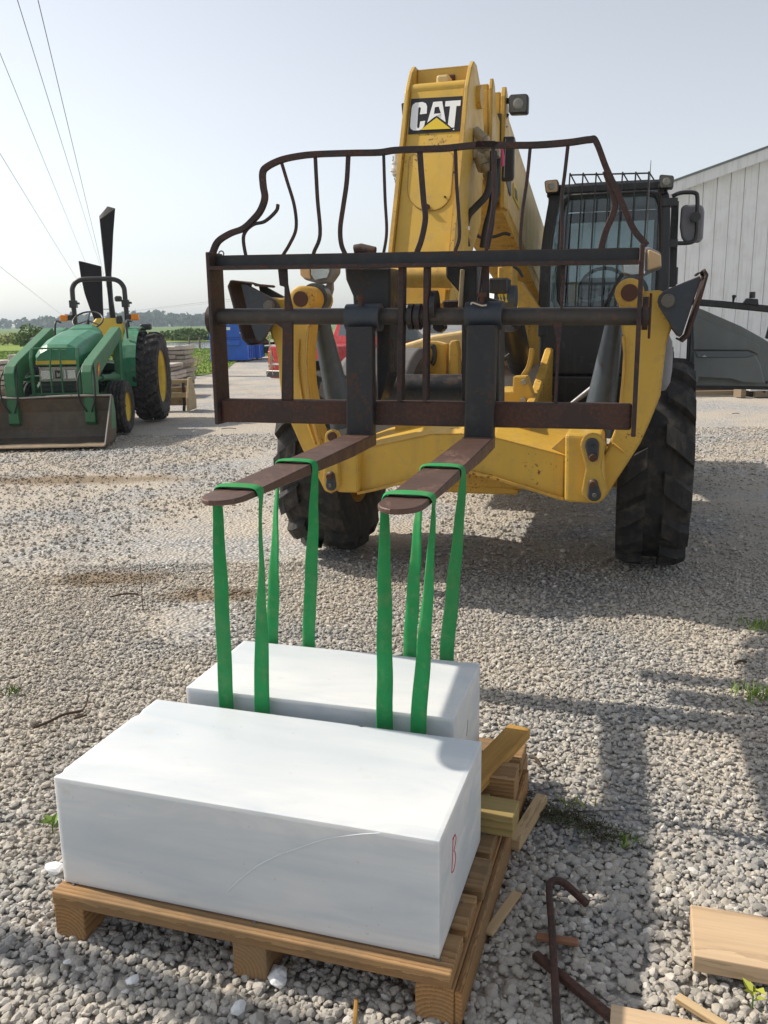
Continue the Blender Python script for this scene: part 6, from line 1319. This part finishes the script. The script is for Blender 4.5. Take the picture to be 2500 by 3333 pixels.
# dunnage under and beside the rear block
part = lambda n, L_, W_, H_, mat, P_, rz, lab, cat, **k: board(n, L_, W_, H_, mat, tuple(P_), rz, lab, cat, **k)
yw = -PF.yaw
for vv, lab in ((.655, 'square timber laid across the pallet under the slung block, front one'), (.90, 'square timber laid across the pallet under the slung block, rear one')):
    part('dunnage_timber', .86, .040, .038, 'green_pine', PF.w((-.44, vv, .1275)), yw, lab, 'timber')
part('treated_timber', .50, .095, .065, 'green_pine', PF.w((-.165, .575, .1275)), yw - .03, 'greenish treated timber sticking out past the lettered block', 'timber')
part('pallet_block', .36, .105, .085, 'pallet_wood', PF.w((-.120, .735, .1285)), yw + .02, 'short brown timber with splintered end behind the treated timber', 'timber')
pa, pb_ = G(cW(1215, 300), .265), G(cW(1060, 480), .225)
part('pine_plank', .56, .075, .036, 'yellow_pine', PF.w((-.038, .745, .1905)), yw + R(77), 'orange yellow pine plank sticking out past the end of the slung block', 'plank', tilt=(0, 0))

# ---- green slings: one endless strap per fork
FORKS = ((-1.150, -1.032), (-.650, -.530))
def fork_edge(i, v):
    u0, u1 = FORKS[i]; t = (VC + .02 - v) / (VC + .02 - 2.050); c_ = (u0 + u1) / 2 + .028 * t; w_ = (u1 - u0) / 2 * 1.03; return c_ - w_, c_ + w_
def mk_sling(lab, i, fl, fr_, bl, br):
    """path in the telehandler frame: down in front, under the block, up behind, over the fork and back; width direction given per point"""
    zb = .1585; E1, E2 = np.array([1.0, 0, 0]), np.array([0, 1.0, 0])
    def bot(p, v): return T.l(PF2.w(PF2.at(p, v)))
    B_ = {'fl': bot(fl, -.026), 'fr': bot(fr_, -.026), 'bl': bot(bl, .419 + .024), 'br': bot(br, .419 + .024)}
    vf = (B_['fl'][1] + B_['fr'][1]) / 2; vb = (B_['bl'][1] + B_['br'][1]) / 2; out = {}
    for k, q in B_.items():
        v = vf if k[0] == 'f' else vb; e = fork_edge(i, v); left = k[1] == 'l'; ue = e[0] - .007 if left else e[1] + .007
        pts = []
        for j in range(11):
            f = j / 10; z = 1.060 - (1.060 - q[2]) * f
            p = np.array([ue + (q[0] - ue) * f, v + (q[1] - v) * f, z]); ph = .35 + 1.2 * min(1, f * 1.5) + .10 * math.sin(4 * f + 9 * ue)
            wd = E2 * math.cos(ph) + E1 * math.sin(ph) * (1 if left else -1) * (1 if k[0] == 'f' else -1)
            if 0 < j < 10: p[0] += .0018 * math.sin(j * 1.9 + ue * 11); p[1] += .0015 * math.sin(j * 2.3 + ue * 5)
            pts.append((p, wd, .0180 + .0070 * min(1, f * 1.2)))
        lo = q.copy(); lo[2] = zb + .03; pts.append((lo, pts[-1][1], .027)); out[k] = pts
    def over(v, L2R):
        e = fork_edge(i, v); r_ = []
        for (u, z, dv) in ((e[0] - .008, 1.085, 0), (e[0] - .003, 1.0965, .002), (e[0] + .025, 1.0985, .006), ((e[0] + e[1]) / 2, 1.1005, -.004), (e[1] - .025, 1.0985, .004), (e[1] + .003, 1.0965, 0), (e[1] + .008, 1.085, 0)): r_.append((np.array([u, v + dv, z]), E2, .025))
        return r_ if L2R else r_[::-1]
    def under(a, c):
        r_ = []
        for f in (.04, .5, .96):
            p = a * (1 - f) + c * f; p[2] = zb; r_.append((p, E1, .027))
        return r_
    path = out['fl'] + under(out['fl'][-1][0], out['bl'][-1][0]) + out['bl'][::-1] + over(vb, True) + out['br'] + under(out['br'][-1][0], out['fr'][-1][0]) + out['fr'][::-1] + over(vf, False)
    n = len(path); V_, F_ = [], []; ns = 12; prevb = None
    for k in range(n):
        d = path[(k + 1) % n][0] - path[(k - 1) % n][0]; d /= np.linalg.norm(d); wv = path[k][1]; b2 = wv - d * (wv @ d); b2 /= np.linalg.norm(b2)
        if prevb is not None and b2 @ prevb < 0: b2 = -b2
        prevb = b2; n2 = np.cross(d, b2)
        for q in range(ns):
            a = 2 * math.pi * q / ns; th_ = .0046 * (1 + .55 * math.cos(3 * a + k * .35)); V_.append(T.w(path[k][0] + b2 * path[k][2] * math.cos(a) + n2 * th_ * math.sin(a)))
    flip = (np.array(V_[:ns]) - np.array(V_[-ns:])); rev = np.linalg.norm(np.array(V_[1]) - np.array(V_[(n - 1) * ns + 1])) > np.linalg.norm(np.array(V_[1]) - np.array(V_[(n - 1) * ns + ns // 2 + 1])) 
    for k in range(n):
        last = k == n - 1
        for q in range(ns):
            q2 = (q + 1) % ns; j = (k + 1) % n; off = ns // 2 if (last and rev) else 0
            F_.append((k * ns + q, k * ns + q2, j * ns + (q2 + off) % ns, j * ns + (q + off) % ns))
    mb_ = MB(); mb_.add(V_, F_, True); o = mb_.build('lifting_sling', 'sling_green'); sb = o.modifiers.new('sub', 'SUBSURF'); sb.levels = 1; sb.render_levels = 1
    tag(o, lab, 'strap', 'green lifting slings'); return o
vp = lambda x, y: (x * 1.50693, y * 1.50693)
mk_sling('green lifting sling hanging from the fork farther from the cab', 0, vp(489, 1525), vp(566, 1535), vp(587, 1385), vp(666, 1390))
mk_sling('green lifting sling hanging from the fork nearer the cab', 1, vp(831, 1560), vp(903, 1575), vp(885, 1390), vp(964, 1420))
# protector piece under the back leg
q = PF2.w((-.30, .446, .40)); o = obj_at('corner_protector', MB().prism([(-.02, 0, .03), (.025, 0, .045), (.03, 0, -.02), (-.05, 0, -.02)], (0, .02, 0)), 'concrete_block', tuple(q), -PF2.yaw); tag(o, 'grey corner protector tucked under the sling behind the slung block', 'protector')

# ---- loose lumber and bars on the gravel
def stick(name, a, b, W_, H_, mat, lab, cat, z=0.0, tilt=0.0, group=None):
    a, b = np.asarray(a), np.asarray(b); d = b - a; L_ = np.linalg.norm(d[:2]); c_ = (a + b) / 2
    return board(name, L_, W_, H_, mat, (c_[0], c_[1], z), math.atan2(d[1], d[0]), lab, cat, tilt=(0, tilt), group=group)
stick('pine_stick', (.372, 2.312), (.502, 2.566), .036, .036, 'pale_pine', 'square pale pine stick lying beside the pallet', 'stick', .004)
stick('wood_shim', (.250, 1.938), (.351, 2.102), .028, .009, 'pale_pine', 'flat pale wood shim lying beside the pallet', 'shim', .012)
stick('wood_shim', (.372, 1.930), (.474, 1.905), .022, .012, 'red_shim', 'reddish wood scrap lying under the hooked pry bar', 'shim', .008)
stick('pine_stick', (.660, 1.716), (.76, 1.60), .022, .016, 'pale_pine', 'thin tan stick beside the plywood offcut', 'stick', .010)
ply = board('plywood_board', .36, .188, .045, 'plywood', (.925, 1.838, .018), math.atan2(-.050, .167), 'thick pale plywood board lying on the sunlit gravel', 'board', tilt=(R(1.5), 0))
board('plywood_offcut', .30, .10, .018, 'plywood', (.628, 1.592, .016), math.atan2(-.03, .10), 'plywood offcut lying at the end of the plain steel bar', 'board')
o = stick('wood_splinter', (-.080, 1.735), (-.082, 1.64), .010, .008, 'yellow_pine', 'thin yellow wood splinter in front of the pallet', 'splinter', .006)
# hooked pry bar (one sweep with rounded square section) and second bar
bp = catmull([(.352, 1.52, .030), (.366, 1.63, .032), (.392, 1.80, .036), (.416, 1.96, .040), (.427, 2.045, .045), (.436, 2.085, .052), (.455, 2.098, .054), (.478, 2.092, .048), (.505, 2.066, .034), (.530, 2.040, .020)], 6)
o = MB()._bar(bp, .018, .018, (0, 0, 1)); 
me = o.build('pry_bar', 'rust_steel', None, .005, 2); tag(me, 'long rusty steel pry bar with a hooked end', 'pry bar')
o = MB()._bar([(.358, 1.866, .014), (.43, 1.757, .016), (.502, 1.648, .018), (.53, 1.605, .018)], .022, .018, (0, 0, 1)).build('steel_bar', 'rust_steel', None, .004, 2); tag(o, 'straight dark steel bar crossing under the hooked pry bar', 'bar')
# white marble chips
def chip(p, s, lab):
    bm = bmesh.new(); bmesh.ops.create_icosphere(bm, subdivisions=2, radius=1)
    nr = RNG.normal(size=(8, 3)); nr /= np.linalg.norm(nr, axis=1)[:, None]; dd = RNG.uniform(.5, 1, 8)
    for v in bm.verts:
        d = np.array(v.co); q_ = nr @ d; rr = min([dd[i] / q_[i] for i in range(8) if q_[i] > .08] + [1.1]); v.co = Vector(d * rr * s)
    me = bpy.data.meshes.new('marble_chip'); bm.to_mesh(me); bm.free(); me.materials.append(M['white_chip']); o = bpy.data.objects.new('marble_chip', me); col.objects.link(o); g_ = G(p); o.location = (g_[0], g_[1], .010); o.rotation_euler = (0, 0, RNG.uniform(0, 6)); tag(o, lab, 'stone chip', 'white marble chips')
chip(cU(305, 1055), np.array([.036, .02, .016]), 'white marble chip beside the far end of the lettered block'); chip(cU(1495, 1635), np.array([.038, .022, .018]), 'long white marble chip beside the middle pallet runner'); chip(cU(715, 1660), np.array([.017, .014, .010]), 'round white marble chip on the gravel in front of the pallet')
chip(cU(1290, 1815), np.array([.020, .015, .016]), 'pointed white marble chip lying farthest out in front of the pallet'); chip(cU(370, 1560), np.array([.012, .009, .007]), 'tiny white marble chip near the pallet corner')
chip(cW(15, 1630), np.array([.028, .02, .016]), 'white marble chip lying in the shade under the front pallet board')
# plants in the gravel
def tuft(p, n, h, sp, lab, mat='grass_blade', w=.003, name='grass_tuft', cat='grass', lean=.45):
    g_ = G(p); root = thing(name, lab, cat, WORLD, (g_[0], g_[1], 0)); xy = np.column_stack([RNG.normal(g_[0], sp, n), RNG.normal(g_[1], sp * .8, n)]); blades('blades', xy, h, w, mat, root, (g_[0], g_[1], 0), lean)
tuft((2475, 2040), 90, .055, .045, 'green grass tuft in the gravel near the telehandler shadow edge'); tuft((2470, 2268), 110, .055, .05, 'bright green grass tuft on the shaded gravel band')
tuft(cX(560, 560), 40, .04, .03, 'small yellow green grass sprig above the weed patch', 'reed_leaf'); tuft((42, 2258), 40, .045, .03, 'tiny green sprig on the gravel far from the pallet', 'bush_leaf'); tuft(cX(870, 775), 26, .04, .02, 'small green sprig at the end of the weed patch', 'grass_blade')
# creeping weed patch
root = thing('weed_patch', 'creeping dark weed patch growing beside the pine stick', 'weed', WORLD, (.56, 2.48, 0)); P_ = []
wp = catmull([G(cX(*p)) for p in ((250, 520), (330, 610), (430, 620), (560, 650), (680, 700), (770, 790))], 10)
for k in range(1500):
    c_ = wp[RNG.integers(0, len(wp))]; P_.append((c_[0] + RNG.normal(0, .035), c_[1] + RNG.normal(0, .028), abs(RNG.normal(.004, .008))))
leaf_mesh('weed_leaves', np.array(P_), np.full(len(P_), .0045), 'weed_leaf', root, (.56, 2.48, 0))
b = MB()
for k in range(40):
    c_ = wp[RNG.integers(0, len(wp))]; b.tube([(c_[0], c_[1], .004), (c_[0] + RNG.normal(0, .03), c_[1] + RNG.normal(0, .025), .02), (c_[0] + RNG.normal(0, .06), c_[1] + RNG.normal(0, .04), .012)], .0012, n=4)
b.build('weed_stems', 'twig_brown', root)
def leaf_plant(p, lab, mat, s, n):
    g_ = G(p); root = thing('seedling', lab, 'plant', WORLD, (g_[0], g_[1], 0)); b = MB()
    for k in range(n):
        a = 2 * math.pi * k / n + RNG.uniform(-.4, .4); l = s * RNG.uniform(.7, 1.2); d = np.array([math.cos(a), math.sin(a), 0]); e = np.array([-d[1], d[0], 0]); z = np.array([0, 0, 1.0]); o_ = np.array([g_[0], g_[1], .012 + .006 * k])
        q_ = [o_, o_ + d * l * .4 + e * l * .28 + z * l * .45, o_ + d * l + z * l * .5, o_ + d * l * .4 - e * l * .28 + z * l * .45]; m_ = b.add(q_, [(0, 1, 2), (0, 2, 3)])
    b.build('leaf', mat, root, fixn=False); MB().cyl((g_[0], g_[1], -.005), (g_[0], g_[1], .03), .002, n=5).build('stem', 'leaf_green', root)
leaf_plant(cX(1570, 1700), 'yellow green seedling growing beside the plywood board', 'leaf_yellow', .035, 6); leaf_plant(cU(285, 845), 'green seedling growing beside the far end of the lettered block', 'leaf_bright', .05, 5)
# twigs
def twig(pts, r, lab): o = MB().tube(catmull(pts, 4), r, n=5).build('twig', 'twig_brown'); tag(o, lab, 'twig')
g_ = lambda x, y, z=.012: tuple(G(cU(x, y))[:2]) + (z,)
twig([g_(180, 295), g_(260, 265), g_(340, 225), g_(420, 208), g_(450, 200)], .006, 'dark bent twig on the gravel left of the marble blocks'); twig([g_(445, 205), g_(465, 170), g_(482, 140, .03)], .004, 'short upright twig at the tip of the dark bent twig'); twig([g_(400, 245), g_(470, 225)], .005, 'short straight twig beside the dark bent twig')
for p, a, l, lab in [((405, 1945), .3, .16, 'small dark stick on the gravel between tractor and forks'), ((745, 1398), .0, .22, 'brown bark scrap on the gravel behind the raised forks'), ((2395, 1349), .1, .12, 'dark bark scrap on the gravel beside the telehandler tyre'), ((2410, 2167), .4, .07, 'small leaf scrap on the pale gravel near the grass tufts'), ((1745, 2490), -1.2, .07, 'dark splinter on the gravel beyond the yellow plank')]:
    c_ = G(p); twig([(c_[0] - l / 2 * math.cos(a), c_[1] - l / 2 * math.sin(a), .012), (c_[0], c_[1] + .01, .02), (c_[0] + l / 2 * math.cos(a), c_[1] + l / 2 * math.sin(a), .012)], .006, lab)
c_ = G((465, 1985)); twig([(c_[0], c_[1], -.01), (c_[0] + .002, c_[1], .13), (c_[0] + .006, c_[1], .26)], .0022, 'thin dry stalk standing upright in the muddy gravel')
# unseen wooden post added beyond the frame to cast the foreground shadow band
c_ = G((180, 3120)); d_ = np.array([SUN.x, SUN.y]) / math.hypot(SUN.x, SUN.y); pp_ = np.array(c_[:2]) + d_ * 1.75
b = MB().cyl((pp_[0], pp_[1], -.1), (pp_[0], pp_[1], 2.6), .058, n=14); b.cyl((pp_[0], pp_[1], 2.6), (pp_[0], pp_[1], 2.63), .062, n=14); tag(b.build('shadow_post', 'old_wood'), 'round grey wooden post added out of view to cast the foreground shadow', 'post')

# ================================================================== HAZE
hz_ = MB().box(-1100, 1100, -60, 1100, -1.2, 16.0).build('haze', 'gravel_stone'); hz_.data.materials.clear(); hz_['kind'] = 'stuff'
m = bpy.data.materials.new('haze_air'); m.use_nodes = True; nt = m.node_tree; nt.nodes.remove(nt.nodes['Principled BSDF'])
pv = nt.nodes.new('ShaderNodeVolumePrincipled'); pv.inputs['Color'].default_value = (.74, .87, .98, 1); pv.inputs['Density'].default_value = .0006; pv.inputs['Anisotropy'].default_value = .3
nt.links.new(pv.outputs[0], nt.nodes['Material Output'].inputs['Volume']); hz_.data.materials.append(m)
